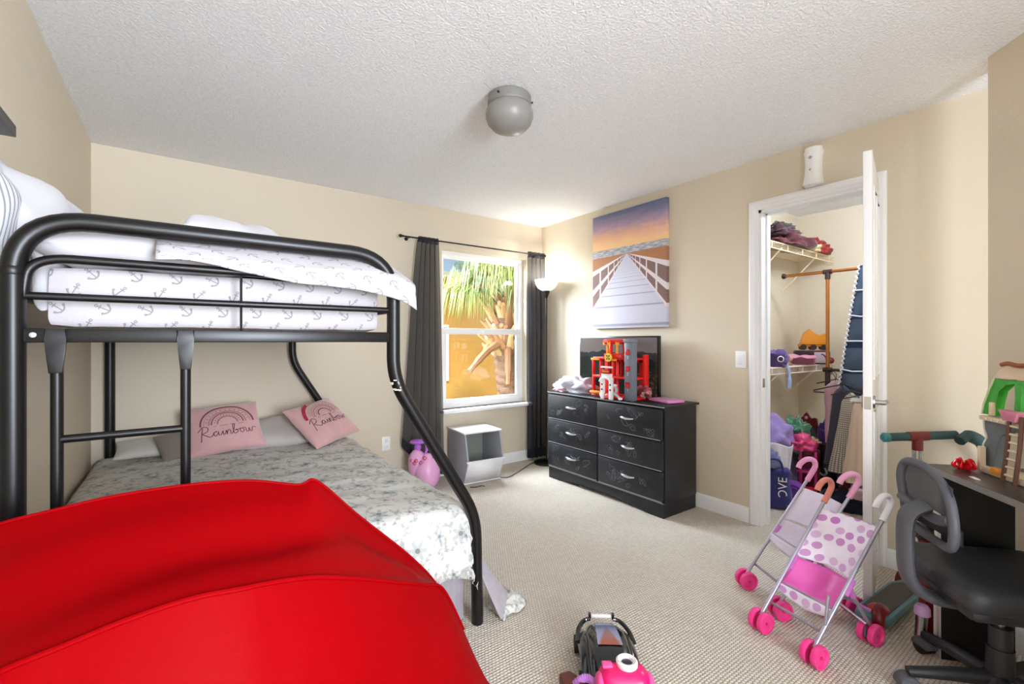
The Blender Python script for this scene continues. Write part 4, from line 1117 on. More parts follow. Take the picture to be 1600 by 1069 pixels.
garment('hanging_sweater', 'dusty pink sweater hanging by the copper post', 'clothes', 4.02, 1.37, .93, .45, .16, .13, .05, fabric('dusty_pink_knit', '#B08A92'), 1)
garment('hanging_jeans', 'dark grey jeans hanging below the navy organizer', 'clothes', 3.98, 1.31, .90, .30, .12, .22, .06, fabric('charcoal_denim', '#34353F'), 2, folds=3)
garment('hanging_dress', 'checked black and white dress hanging beside the closet door', 'clothes', 3.92, 1.24, .86, .27, .10, .28, .07, mk_check(), 3)
garment('hanging_skirt', 'cream tulle skirt hanging closest to the closet door', 'clothes', 3.84, 1.16, .84, .24, .08, .20, .07, fabric('cream_tulle', '#CDB7A2', bump=.6, bs=30), 4, folds=9)
hg = thing('clothes_hanger', 'empty dark brown hanger left of the pink sweater', 'hanger', (4.12, 1.46, .885))
B().tube([(0, -.06, 0), (0, .10, -.05), (0, .10, -.062), (0, -.14, -.062)], .006, 6).build('shoulder_bar', JNT, hg)
B().tube(cat([(0, -.05, 0), (0, -.05, .06), (0, -.03, .09), (0, -.01, .075)], 5), .003, 6).build('hook', JNT, hg)

# things on the lower shelf
dt = thing('toy_dump_truck', 'orange toy dump truck at the far end of the lower closet shelf', 'toy', (4.62, 1.76, 1.15), RW+.5)
OR = plastic('orange_plastic', '#D98A26'); DK = plastic('dark_brown_plastic', '#3A211C')
q = B().prism([(-.10, 0), (.11, 0), (.12, .05), (.10, .10), (.05, .075), (.02, .09), (-.03, .14), (-.07, .10)], .11, M.Translation((0, .055, .05)) @ M.Rotation(PI/2, 4, 'X'), bev=.004); q.build('dump_body', OR, dt)
B().box((0, 0, .04), (.22, .09, .02), bev=.003).build('chassis', OR, dt)
for x in (-.075, .0, .08):
    for y in (-.05, .05): B().cyl((x, y-.012, .025), (x, y+.012, .025), .026, None, 14).build('wheel', DK, dt)
bx = thing('toy_box', 'dark plum toy box with pale patch under the orange truck', 'box', (4.60, 1.76, 1.025), RW+.5)
B().box((0, 0, .06), (.26, .17, .12), bev=.012).build('body', fabric('dark_plum_vinyl', '#3F2630'), bx)
B().box((.06, -.087, .06), (.10, .004, .095), bev=.002).build('patch', pm('pale_patch', '#A99AA0', .6), bx)
q = B(); strip(q, [(.06+.04*math.cos(a), -.0895, .03+.06*math.sin(a)) for a in [PI/2*k/8 for k in range(9)]], .012, (0, -1, 0)); q.build('patch_arc', pm('dark_patch', '#4A3038', .6), bx)
pk_ = B().grid(lambda u, v: V((.24*(u-.5), .22*(v-.5), .045+.035*math.cos((u-.5)*4)+.02*noise.noise(V((u*3, v*3, 0))))), 20, 16)
o = pk_.build('pink_cloth', fabric('pink_felt', '#C9849F'), solid=.01); o.location = (4.33, 1.74, 1.03); o.rotation_euler = (0, .25, .4); tag(o, 'folded pink cloth on the lower closet shelf', 'cloth')
heap('peach_shirt', 'crumpled peach shirt behind the pink cloth on the lower shelf', 'clothes', (4.12, 1.84, 1.025), (.14, .09, .075), fabric('peach_cotton', '#C79C8C'), 21, .3)
pd = thing('plush_toy', 'purple plush toy with ringed eye at the near end of the lower shelf', 'toy', (3.88, 1.73, 1.025), 0)
PPL = fabric('violet_plush', '#5E4A86', bump=.6); B().blob((0, 0, .06), (.11, .08, .075), 4, .18, 2).build('body', PPL, pd)
B().blob((-.05, -.05, .10), (.05, .04, .045), 6, .15, 2, 2).build('head', PPL, pd)
q = B().lathe([(.018, 0), (.024, .003), (.018, .006)], seg=18, mat=M.Translation((-.09, -.065, .065)) @ M.Rotation(PI/2, 4, 'X') @ M.Rotation(-.9, 4, 'Y')); q.build('eye_ring', FW, pd)
q = B().tube(cat([(3.90, 1.665, 1.05), (3.90, 1.652, 1.0), (3.905, 1.650, .93), (3.90, 1.652, .86)], 6), [.012]*5+[.018]*7+[.028]*7, 10, sx=.5)
tag(q.build('blue_sock', fabric('pale_blue_knit', '#9BA9CF')), 'pale blue sock hanging over the lower shelf edge', 'clothes')
tag(B().blob((4.74, 1.66, 1.055), (.03, .03, .03), 3, .04).build('red_ball', plastic('deep_red_plastic', '#8E1F22')), 'small deep red ball at the front of the lower shelf', 'toy')

# floor pile
vn = thing('toy_mirror', 'dark red scroll framed toy vanity mirror leaning in the closet', 'toy', (4.35, 1.70, 0), RW+.15)
WINE = plastic('wine_red_plastic', '#6B1620')
fo = []
for k in range(41):
    a = PI*k/40; r = 1+.07*math.cos(a*12); fo.append((.135*math.cos(a)*r, .30+.30*math.sin(a)*r if math.sin(a) > .0 else .30))
inn = [(.095*math.cos(PI*k/24), .31+.22*math.sin(PI*k/24)) for k in range(25)]
q = B(); n1_ = len(fo)
fo2 = [(-.135, .0)]+[]; 
outer = [(.135, .05)]+fo+[(-.135, .05)]; inner = [(.095, .09)]+inn+[(-.095, .09)]
def ringprism(bb, O, I, h):
    """frame between two open outlines resampled to the same count"""
    def rs(P, n):
        L = [0]
        for a, b in zip(P, P[1:]): L.append(L[-1]+math.hypot(b[0]-a[0], b[1]-a[1]))
        out = []
        for i in range(n+1):
            t = L[-1]*i/n; j = max(k for k in range(len(L)) if L[k] <= t+1e-9); j = min(j, len(P)-2)
            f = (t-L[j])/max(1e-9, L[j+1]-L[j]); out.append((P[j][0]+(P[j+1][0]-P[j][0])*f, P[j][1]+(P[j+1][1]-P[j][1])*f))
        return out
    O, I = rs(O, 60), rs(I, 60)
    vs = [[bb.bm.verts.new((x, y, z)) for x, z in Q] for Q in (O, I) for y in (-h/2, h/2)]
    for i in range(60):
        for a, b in ((0, 1), (1, 3), (3, 2), (2, 0)): bb.bm.faces.new((vs[a][i], vs[a][i+1], vs[b][i+1], vs[b][i]))
ringprism(q, outer, inner, .03); q.build('scroll_frame', WINE, vn)
B().prism([(.10, .05), (.10, .31)]+[(.10*math.cos(PI*k/16), .31+.22*math.sin(PI*k/16)) for k in range(17)]+[(-.10, .31), (-.10, .05)], .006, M.Translation((0, .003, 0)) @ M.Rotation(PI/2, 4, 'X')).build('mirror', pm('silvery_mirror', '#9A97A2', .15, .6), vn)
B().box((0, -.03, .05), (.30, .12, .10), bev=.012).build('vanity_base', WINE, vn)
q = B()
for x, z in ((0, .575), (.12, .44), (-.12, .44)): q.blob((x, -.018, z), (.014, .006, .014), 1, .05, 2, 2)
q.build('heart_studs', plastic('pink_stud', '#B98A94'), vn)
gt = thing('green_costume', 'shiny green tulle costume heaped before the toy mirror', 'costume', (4.12, 1.70, .30))
B().blob((0, 0, .12), (.11, .10, .16), 7, .30, 2.6, 4, amp2=.12).build('tulle', pm('emerald_tulle', '#2F7A58', .35, bump=.8, bs=30, var=.4, vs=10, sheen=.5), gt)
q = B()
for k in range(5): q.blob((-.09+.02*(k % 2), -.03-.012*k, .14-.05*k), (.018, .018, .022), k, .2, 2, 2)
q.build('bead_string', pm('mint_sequins', '#9FD6BE', .2), gt)
heap('lavender_blanket', 'lavender fleece blanket piled highest at the left of the closet floor', 'blanket', (3.86, 1.77, .36), (.20, .15, .20), fabric('lavender_fleece', '#9A86C4', bump=.5, bs=30), 14, .16)
heap('clothes_pile', 'pile of mixed dark clothes under the lavender blanket in the closet', 'blanket', (3.88, 1.78, 0), (.26, .17, .40), fabric('dusky_violet_cotton', '#4F4468'), 15, .15)  # single blob standing in for mixed dark clothes, the base of the pile
q = B().grid(lambda u, v: V((.10*(1-.55*v)*math.sin((u-.5)*2.6)*1.3, -.05-.07*math.cos((u-.5)*2.6)*(.7+.3*v)-.012*math.sin(u*22)*(v+.2), .42-.29*v+.02*math.sin(u*6))), 40, 24)
o = q.build('lace_cloth', pm('white_lace', '#DAD6DE', .9, bump=.6, bs=70, var=.15, vs=40)); o.modifiers.new('t', 'SOLIDIFY').thickness = .006; o.location = (3.74, 1.70, .02); o.rotation_euler = (0, 0, -.45)
tag(o, 'white lace cloth hanging over the heap below the lavender blanket', 'cloth')
bg = thing('tote_bag', 'indigo tote bag printed with white letters beside the left jamb', 'bag', (3.52, 1.585, 0), RW+.45)
IND = fabric('indigo_nylon', '#3B3A78', bump=.3)
rbox(B(), (0, .05, .15), (.20, .12, .29), .035, amp=.02, fq=9).build('body', IND, bg)
text('lettering', 'LOVE', .082, (.05, -.0145, .145), (PI/2, -PI/2, 0), FW, bg, .0008)
B().tube(cat([(-.05, -.005, .28), (-.04, -.02, .36), (.03, -.02, .36), (.05, -.005, .28)], 6), .008, 8).build('strap', IND, bg)
B().tube(cat([(.07, -.02, .05), (.10, -.05, .02), (.13, -.06, .01), (.12, -.02, .012)], 6), .006, 6).build('loose_strap', pm('brown_strap', '#5E4650', .7), bg)
heap('grey_pouch', 'grey blue pouch resting on top of the indigo tote', 'bag', (3.56, 1.63, .30), (.07, .06, .09), fabric('slate_blue_nylon', '#6E739A'), 17, .12)
ht = thing('sun_hat', 'purple round brimmed hat leaning on the closet floor pile', 'hat', (3.755, 1.565, .088), 0)
VIO = plastic('violet_felt', '#8A4FC0', .6); 
mt = M.Rotation(-1.05, 4, 'Z') @ M.Rotation(PI/2-.15, 4, 'X')
B().lathe([(0, -.035), (.035, -.035), (.045, .0), (.085, .010), (.088, .016), (.05, .012), (.04, -.02), (0, -.024)], seg=32, mat=mt).build('brim', VIO, ht)
B().lathe([(.030, .013), (.043, .0185), (.030, .0195)], seg=24, mat=mt).build('hat_band', plastic('deep_violet', '#5B2A8C', .6), ht)
ph = thing('toy_house', 'magenta plastic toy house frame in the middle of the closet floor', 'toy', (3.98, 1.60, 0), RW+.35)
MAG = plastic('magenta_plastic', '#C02A78'); CRI = plastic('crimson_plastic', '#B01530')
for x in (-.10, .0, .10): B().box((x, 0, .19), (.02, .02, .38), bev=.003).build('upright', MAG, ph)
for z in (.02, .20, .37): B().box((0, .06, z), (.22, .14, .018), bev=.003).build('storey', MAG if z > .1 else CRI, ph)
B().box((0, .125, .19), (.22, .01, .37)).build('back_wall', plastic('deep_magenta_plastic', '#7D1240'), ph)
B().box((-.115, .05, .20), (.012, .14, .36)).build('side_wall', plastic('purple_wall_plastic', '#8C4FA8'), ph)
B().box((.03, -.07, .05), (.16, .10, .09), bev=.02).build('drawer', CRI, ph)
heap('dress_up_clothes', 'bright pink satin dress-up clothes draped over the toy house', 'clothes', (4.00, 1.60, .375), (.13, .08, .075), pm('hot_pink_satin', '#D9467E', .4, bump=.5, bs=30, var=.2), 22, .35)  # one lump standing in for assorted pink dress-up clothes
tag(B().blob((4.17, 1.57, .30), (.055, .055, .055), 3, .03).build('orange_ball', plastic('terracotta_plastic', '#B4552F')), 'terracotta ball resting at the right of the toy house', 'toy')
heap('toy_clutter', 'orange-brown mess of mixed toys beside the terracotta ball in the closet', 'bag', (4.22, 1.56, 0), (.11, .10, .26), pm('brown_orange_mix', '#7A3A26', .5, var=.5, vs=14), 24, .3)  # one blob standing in for a clutter of mixed toys
tag(B().box((4.22, 1.49, .36), (.03, .02, .06), rz=.4, bev=.004).build('orange_block', plastic('light_orange_plastic', '#E09A3E')), 'light orange block above the terracotta ball', 'toy')
heap('yellow_scarf', 'pale green yellow scarf below the green costume', 'clothes', (4.16, 1.60, .38), (.10, .06, .04), fabric('pale_lime_cotton', '#A9A878'), 25, .35)
heap('violet_blanket', 'violet blanket heaped behind the dark boots', 'blanket', (4.35, 1.50, .0), (.14, .12, .46), fabric('royal_violet_fleece', '#4A2F74'), 26, .2)
BOOT = pm('black_leather', '#17161B', .4, bump=.3, bs=30)
for i, (x, y, h, lab) in enumerate(((4.10, 1.46, .42, 'tall black boot standing nearest the toy house'), (4.16, 1.40, .38, 'tall black boot standing under the hanging jeans'))):
    bt = thing('boot', lab, 'shoe', (x, y, 0), .4+i*.5, 'black boots on the closet floor')
    B().tube(cat([(0, 0, .05), (0, 0, .18), (.005, 0, h)], 6), [.042]*6+[.045]*6+[.055], 12).build('shaft', BOOT, bt)
    B().blob((-.05, 0, .04), (.10, .042, .045), 3, .06, 2, 3, flat=-.03).build('foot', BOOT, bt)
    B().box((-.045, 0, .006), (.21, .075, .012), bev=.005).build('sole', BLKR, bt)
heap('navy_bag', 'navy duffel lying on the closet floor in front of the boots', 'bag', (3.95, 1.28, 0), (.10, .17, .10), fabric('midnight_navy_nylon', '#1D2136'), 31, .15)
heap('red_shoes', 'heap of dark red shoes lying by the closet door', 'shoe', (4.0, 1.22, .07), (.09, .11, .10), fabric('dark_red_suede', '#5E1A1C'), 32, .35)  # shoes merged into one rough heap
heap('pink_hat', 'dusty pink soft hat beside the open closet door', 'hat', (3.83, 1.15, .14), (.08, .07, .08), fabric('dusty_rose_felt', '#B59AA0'), 33, .12)
heap('purple_jacket', 'dark purple jacket on the floor below the tulle skirt', 'clothes', (4.2, 1.25, 0), (.16, .16, .22), fabric('aubergine_nylon', '#3A2440'), 34, .3)
st_ = thing('cane_umbrella', 'grey child umbrella with curved handle leaning over the toys', 'umbrella', (4.06, 1.46, 0))
B().tube([(.10, .10, .40), (0, .0, .24)], .006, 6).build('shaft', STEEL, st_)
B().tube(cat([(0, 0, .24), (-.02, -.02, .21), (-.03, .0, .19), (-.02, .025, .20)], 5), .007, 7).build('handle', STEEL, st_)

# ---------------------------------------------------------------- doll strollers
def mk_dots():
    m, b = newmat('purple_dot_fabric'); u, v, _ = uvc('UV')
    cs = .047; row = fl(v/cs); U = u/cs+row*.5; h1 = wn(xyz(fl(U), row)); h2 = wn(xyz(fl(U), row, 4.0))
    x = fr(U)-.5+(h1-.5)*.25; y = fr(v/cs)-.5+(h2-.5)*.25
    d = (sq(x*x+y*y) < .37)*(h2 < .86)
    X.put(b.inputs['Base Color'], mix(d*(.35+h1*.6), mix(nz(objv(), 14, 2), '#D8C9E2', '#F3EEF7'), '#B560B4')); b.inputs['Roughness'].default_value = .7
    bumpn(b, nz(objv(), 30, 3), .3, .006)
    return m
DOTS = mk_dots()
HOT = plastic('hot_pink_wheel', '#EE3D8E', .4); HOT2 = plastic('rose_pink_wheel_hub', '#D91E66', .45)
TUBE_ = pm('lavender_grey_tube', '#A7A3AF', .3, .55)
JOINT = plastic('orchid_joint', '#C471BE', .4)
def stroller(label, FL, FR, RL, RR, HL, HR, hcols, backm, seatm, s_back=(.50, .90), s_bar=.30):
    t = thing('doll_stroller', label, 'doll stroller', (FR[0], FR[1], 0), 0, 'doll strollers on the carpet'); O = V((FR[0], FR[1], 0))
    r = .043
    F = {-1: V((*FL, r))-O, 1: V((*FR, r))-O}; R = {-1: V((*RL, r))-O, 1: V((*RR, r))-O}; Hh = {-1: V(HL)-O, 1: V(HR)-O}
    ax = (F[1]-F[-1]).normalized(); fw = (F[1]+F[-1]-R[1]-R[-1]); fw.z = 0; fw.normalize()
    for s in (-1, 1):
        hinge = F[s].lerp(Hh[s], .46)
        B().tube([F[s]+V((0, 0, .025)), Hh[s]], .0075, 10).build('side_tube', TUBE_, t)
        B().tube([hinge, R[s]+V((0, 0, .025))], .0072, 10).build('rear_leg', TUBE_, t)
        d = (Hh[s]-F[s]).normalized()
        a1 = hinge-d*.035; a2 = hinge+d*.035
        q = B().tube([a1, a2], .014, 8); q.tube([hinge, hinge+(R[s]-hinge).normalized()*.05], .012, 8); q.build('joint', JOINT, t)
        hc = plastic('handle_'+hcols[s].strip('#'), hcols[s], .4)
        e = Hh[s]; up = V((0, 0, 1))
        B().tube(cat([e-d*.03, e+d*.02, e+d*.05+up*.008, e+d*.05+up*.035+fw*.012, e+d*.035+up*.052+fw*.038, e+d*.02+up*.045+fw*.062, e+d*.012+up*.030+fw*.070], 5), .0125, 10).build('hook_handle', hc, t)
        for P, nm in ((F[s], 'front_wheel'), (R[s], 'rear_wheel')):
            axle = B().cyl(P-ax*.03, P+ax*.03, .006, None, 8)
            axle.tube([P, P+V((0, 0, .03))], .011, 8); axle.build('axle', HOT2, t)
            for k in (-1, 1):
                mt = M.Translation(P+ax*k*.021) @ ax.to_track_quat('Z', 'Y').to_matrix().to_4x4()
                w_ = B().lathe([(0, -.004), (.012, -.006), (.030, -.004), (.034, -.011), (.041, -.011), (r, -.006), (r, .006), (.041, .011), (.034, .011), (.030, .004), (.012, .006), (0, .004)], seg=24, mat=mt).build(nm, HOT, t)
                B().lathe([(0, .0085), (.006, .008), (.007, .003), (.007, -.003), (.006, -.008), (0, -.0085)], seg=10, mat=mt).build('hub', HOT2, w_)
    at_ = lambda s, f: F[s].lerp(Hh[s], f)
    B().tube([at_(-1, .14), at_(1, .14)], .006, 8).build('foot_bar', TUBE_, t)
    B().tube([at_(-1, s_bar)+fw*.01, at_(1, s_bar)+fw*.01], .006, 8).build('seat_bar', TUBE_, t)
    B().tube([R[-1]+V((0, 0, .09)), R[1]+V((0, 0, .09))], .006, 8).build('rear_bar', JOINT, t)
    h1, h2 = at_(-1, .46), at_(1, .46)
    B().tube([R[-1].lerp(h1, .2), R[1].lerp(h2, .75)], .0055, 8).build('cross_brace', TUBE_, t)
    B().tube([R[1].lerp(h2, .2), R[-1].lerp(h1, .75)], .0055, 8).build('cross_brace', TUBE_, t)
    B().tube([at_(1, .14), at_(1, .14)+V((0, 0, .14))-fw*.02], .006, 8).build('strut', TUBE_, t)
    W_ = (F[1]-F[-1]).length
    def back(u, v):
        f = s_back[0]+(s_back[1]-s_back[0])*v
        p = at_(-1, f).lerp(at_(1, f), u)
        return p-fw*.05*math.sin(PI*u)*(1-.5*v)+V((0, 0, .004*noise.noise(V((u*5, v*5, 0)))))
    L_ = (at_(1, s_back[1])-at_(1, s_back[0])).length
    B().grid(back, 20, 20, uvf=lambda u, v: (u*W_, v*L_)).build('back_sling', backm, t, solid=.003)
    def seat(u, v):
        p = at_(-1, s_back[0]).lerp(at_(1, s_back[0]), u)-fw*.05*math.sin(PI*u); q_ = at_(-1, s_bar).lerp(at_(1, s_bar), u)+fw*.015
        c = p.lerp(q_, v); c.z -= .045*math.sin(PI*u)*math.sin(PI*min(1, v*.9+.1))+.012*math.sin(PI*v)
        return c
    B().grid(seat, 20, 14, uvf=lambda u, v: (u*W_, v*.15)).build('seat_sling', seatm, t, solid=.003)
    def hemf(u, v):
        p = seat(u, 1); return p+fw*.012*v+V((0, 0, -.05*v*(.5+.5*math.sin(PI*u)))) 
    B().grid(hemf, 20, 5, uvf=lambda u, v: (u*W_, v*.05)).build('seat_valance', backm, t, solid=.003)
    for s in (-1, 1):
        def sidef(u, v, s=s):
            a = at_(s, s_back[0]+(s_back[1]-s_back[0])*v); b_ = at_(s, .32+(.60-.32)*v)+V((0, 0, .0))
            hg_ = at_(s, .34)+fw*.005
            p = a.lerp(hg_, u*(1-v*.72)); return p-ax*s*.006*math.sin(PI*u)
        B().grid(sidef, 10, 10, uvf=lambda u, v: (u*.15, v*L_)).build('side_sling', backm, t, solid=.002)
    return t
PSAT = pm('hot_pink_satin_seat', '#DB55AE', .35, bump=.3, bs=25, sheen=.3)
LILW = pm('lilac_white_satin', '#D9D0E2', .45, bump=.35, bs=25, var=.12, vs=12)
stroller('doll stroller with purple dotted sling in front, white and salmon handles', (1.995, .955), (1.945, .735), (2.335, .865), (2.275, .655), (2.40, .855, .515), (2.345, .625, .515), {-1: '#D98474', 1: '#E6E4E6'}, DOTS, PSAT)
stroller('doll stroller with plain lilac sling standing behind the dotted one', (2.285, 1.165), (2.155, .950), (2.585, .985), (2.455, .775), (2.560, .985, .555), (2.430, .765, .555), {-1: '#DB8FB8', 1: '#DE9DBE'}, LILW, LILW, (.58, .88), .44)

# ---------------------------------------------------------------- scooter by the door
TEAL = plastic('dusty_teal_plastic', '#5E8A92', .45); SMK = pm('smoky_dark_grip', '#3E3A38', .35, var=.3, vs=20); MRN = plastic('maroon_plastic', '#6E1A1E', .4); FOAM = pm('dark_teal_foam', '#2A4A4C', .7, bump=.3, bs=90)
scr = thing('kick_scooter', 'teal kick scooter with maroon clamp standing behind the doll strollers', 'scooter', (2.60, .665, 0), -.06)
B().prism([(-.26, -.05), (-.20, -.062), (.15, -.06), (.25, -.03), (.25, .03), (.15, .06), (-.20, .062), (-.26, .05)], .035, M.Translation((0, 0, .045)), bev=.008).build('deck', TEAL, scr)
B().prism([(-.20, -.046), (.13, -.045), (.18, -.02), (.18, .02), (.13, .045), (-.20, .046)], .004, M.Translation((0, 0, .0795))).build('grip_pad', SMK, scr)
q = B().tube(cat([(-.235, -.03, .04), (-.26, -.035, .075), (-.235, -.03, .105), (-.19, -.02, .095)], 6), .022, 10); q.build('rear_bracket', MRN, scr)
B().blob((-.215, -.02, .10), (.04, .035, .018), 3, .1).build('brake', plastic('red_brake', '#B02A26'), scr)
B().cyl((-.30, -.018, .035), (-.30, .018, .035), .035, None, 20).build('rear_wheel', TEAL, scr)
for y in (-.06, .06): B().cyl((.29, y-.014, .042), (.29, y+.014, .042), .042, None, 20).build('front_wheel', MRN, scr)
B().box((.28, 0, .05), (.05, .12, .03), bev=.008).build('front_truck', MRN, scr)
for y in (-.009, .009): B().cyl((.285, y*1.4, .06), (.300, y*1.4, .74), .0085, None, 12).build('stem', CHROME, scr)
B().tube([(.299, 0, .70), (.30, 0, .765)], .022, 14).build('clamp', MRN, scr)
q = B().tube([(.30-.115, .09, .759), (.30, 0, .768), (.30+.135, -.105, .778)], .020, 14); q.build('handlebar', FOAM, scr)
q = B().tube([(.30-.035, .027, .766), (.30+.035, -.027, .770)], .0225, 14); q.build('clamp_band', MRN, scr)
B().lathe([(0, .012), (.015, .012), (.023, .004), (.023, -.016), (.018, -.02)], seg=14, mat=M.Translation((.30-.117, .092, .759)) @ V((-.79, .61, 0)).to_track_quat('Z', 'Y').to_matrix().to_4x4()).build('grip_end', plastic('bright_teal_cap', '#3E8A96'), scr)
ff = thing('folding_frame', 'chrome folding frame with dark foam elbow behind the desk', 'frame', (2.965, .485, 0))
B().tube(cat([(-.03, .02, .765), (.02, .0, .785), (.06, -.03, .765), (.085, -.045, .735)], 5), [.022]*5+[.028]*5+[.026]*5+[.018], 12).build('foam_elbow', FOAM, ff)
for k in (-1, 1): B().tube([(.075, -.04+.008*k, .745), (.05, -.17+.008*k, .55), (.05, -.2, 0)], .006, 8).build('chrome_strut', CHROME, ff)
B().tube([(.07, -.10, .66), (.02, -.06, 0)], .007, 8).build('chrome_leg', CHROME, ff)

# ---------------------------------------------------------------- desk and chair
AZ = math.radians(-139.0)
fv, rv = V((.656, -.755, 0)), V((-.755, -.656, 0))
dk = thing('desk', 'black desk with a slab side panel at the right edge', 'desk', tuple(fv*1.195+rv*(-2.163)), AZ)
DESK = pm('worn_black_desktop', '#35302E', .28, bump=.08, bs=40, var=.35, vs=9)
q = B().prism([(0, 0), (1.1, 0), (1.1, .335), (.0, .335)], .026, M.Translation((0, 0, .714)), bev=.002); q.build('desktop', DESK, dk)
B().box((.55, -.0008, .727), (1.1, .0016, .022)).build('worn_edge', pm('scuffed_desk_edge', '#8F8B88', .5), dk)
B().box((.055, .135, .357), (.018, .235, .714), bev=.001).build('side_panel', pm('black_desk_laminate', '#151617', .4), dk)
B().box((.055, .0165, .357), (.0185, .0015, .714)).build('panel_edge', pm('pale_edge_band', '#C9C6C8', .5), dk)
B().box((1.03, .17, .357), (.018, .30, .714)).build('side_panel', MATS['black_desk_laminate'], dk)

ch = thing('office_chair', 'black and grey office chair with curved back at the desk', 'chair', (2.235, .285, 0), AZ)
CHB = pm('black_chair_plastic', '#232428', .45, bump=.1, bs=200); CHG = pm('grey_chair_shell', '#54565E', .5, bump=.05, bs=120); LEA = pm('black_leatherette', '#2A2B2E', .5, bump=.25, bs=60, var=.2, vs=10)
rbox(B(), (0, .0, .425), (.40, .42, .085), .04, amp=.004).build('seat', LEA, ch)
rbox(B(), (0, .0, .375), (.34, .37, .05), .022, amp=.0).build('seat_pan', CHB, ch)
def bk(x): return -.205-.9*x*x                      # curved in plan
loop = cat([(x, bk(x), z) for x, z in ((-.115, .64), (-.13, .73), (-.105, .785), (-.03, .79), (.06, .765), (.13, .72), (.165, .645), (.145, .575), (.06, .555), (-.05, .56), (-.10, .585))], 6, closed=True)
B().tube(loop, .0145, 10, closed=True, sx=1.0).build('back_frame', CHG, ch)
B().tube(cat([(x, bk(x)-.004, z) for x, z in ((-.123, .655), (-.05, .635), (.05, .63), (.155, .66))], 6), .017, 10).build('back_crossbar', CHG, ch)
def msh(u, v):
    x = -.115+.255*u; z = .65+(.775-.65)*v-.05*max(0, x)*v*2.2; return V((x, bk(x)+.006, z))
B().grid(msh, 16, 8).build('back_mesh', pm('grey_mesh_cloth', '#55565C', .8, bump=.4, bs=300, alpha=.9), ch)
def lum(u, v):
    x = -.12+.26*u; z = .575+.05*v; return V((x, bk(x)+.02, z))
B().grid(lum, 12, 5).build('lumbar_pad', CHB, ch, solid=.012)
q = B().tube(cat([(0, -.215, .66), (0, -.268, .62), (0, -.275, .50), (0, -.262, .40), (0, -.20, .345), (0, -.08, .335)], 6), .020, 12, sx=2.0); q.build('back_spine', CHG, ch)
B().cyl((0, 0, .16), (0, 0, .27), .030, None, 20).build('gas_lift', CHB, ch); B().cyl((0, 0, .08), (0, 0, .20), .037, .035, 20).build('lift_cover', CHB, ch)
B().cyl((0, 0, .26), (0, 0, .35), .014, None, 14).build('piston', CHROME, ch)
B().lathe([(0, .05), (.05, .055), (.055, .085), (.042, .11), (0, .11)], seg=24).build('hub', CHB, ch)
for k in range(5):
    a = math.radians(58+72*k)-AZ; d = V((math.cos(a), math.sin(a), 0)); e = d*.265
    B().tube([d*.03+V((0, 0, .092)), d*.15+V((0, 0, .085)), e+V((0, 0, .072))], [.026, .022, .017], 10).build('leg', CHB, ch)
    sd = V((-d.y, d.x, 0)); c_ = e+V((0, 0, .029))
    w_ = B().cyl(c_-sd*.022, c_-sd*.004, .028, None, 18); w_.cyl(c_+sd*.004, c_+sd*.022, .028, None, 18); o = w_.build('caster', BLKR, ch)
    q = B(); mtx = M.Translation(c_) @ M((d, sd, V((0, 0, 1)))).transposed().to_4x4()
    q.prism([(.034*math.cos(x_), .034*math.sin(x_)) for x_ in [PI*j/10 for j in range(11)]], .052, mtx @ M.Rotation(PI/2, 4, 'X') @ M.Translation((0, 0, -.026)), bev=.004); q.build('caster_hood', CHG, o)

# toys on and beside the desk
def DK_(x, y, z): return tuple(fv*(1.195+y)+rv*(-2.163+x)+V((0, 0, z)))
ps = thing('cliff_playset', 'toy cliff fort playset with green vines and brown ladder on the desk', 'toy', DK_(.10, .16, .7405), AZ)
VG = pm('vine_green_plastic', '#2F9E22', .5, bump=.6, bs=60, var=.3, vs=25); CG = pm('cliff_grey_plastic', '#5F6668', .6, bump=.5, bs=40, var=.25, vs=20); SAND = plastic('sand_plastic', '#D9C4A6', .5); BRN = plastic('brown_ladder_plastic', '#5A3528', .5); RIM = plastic('pale_rim_plastic', '#DDE0D8', .5)
XZ = M.Rotation(PI/2, 4, 'X')
cl_ = [(-.03, .02), (-.022, .10), (-.005, .13), (-.018, .16), (-.02, .195), (.115, .195), (.115, .17), (.075, .165), (.05, .145), (.045, .11), (.03, .09), (.025, .02)]
B().prism(cl_, .03, M.Translation((0, .015, 0)) @ XZ, bev=.003).build('cliff_arch', CG, ps)
B().tube([(x, -.016, z) for x, z in cl_[:5]], .004, 6).build('cliff_rim', RIM, ps)
gr = [(-.03, .215), (-.022, .25), (.005, .31), (.03, .355), (.06, .365), (.40, .365), (.40, .33), (.12, .345), (.075, .335), (.045, .31), (.035, .27), (.028, .215)]
B().prism(gr, .028, M.Translation((0, .014, 0)) @ XZ, bev=.003).build('vine_arch', VG, ps)
B().prism([(.105, .215), (.135, .22), (.14, .34), (.11, .345), (.118, .29)], .026, M.Translation((0, .013, 0)) @ XZ, bev=.003).build('vine_post', VG, ps)
B().tube([(-.03, -.015, .215), (-.022, -.015, .25), (.005, -.015, .31), (.03, -.015, .355)], .004, 6).build('vine_rim', plastic('pale_lime_rim', '#C8DDB0', .5), ps)
tp = [(.02, .35), (.05, .385), (.10, .40), (.40, .41), (.40, .36), (.13, .352), (.10, .358), (.07, .35), (.045, .358)]
B().prism(tp, .035, M.Translation((0, .0175, 0)) @ XZ, bev=.004).build('rock_cap', SAND, ps)
B().tube(cat([(.07, -.02, .405), (.10, -.022, .41), (.15, -.022, .405), (.25, -.02, .415)], 5), .008, 8).build('branch', plastic('rust_branch', '#8E4A1E', .5), ps)
B().box((.185, .0, .203), (.40, .07, .016), bev=.003).build('deck', SAND, ps)
for k in range(9): B().cyl((.02+k*.028, -.034, .203), (.02+k*.028, -.038, .203), .004, None, 8).build('rivet', RIM, ps)
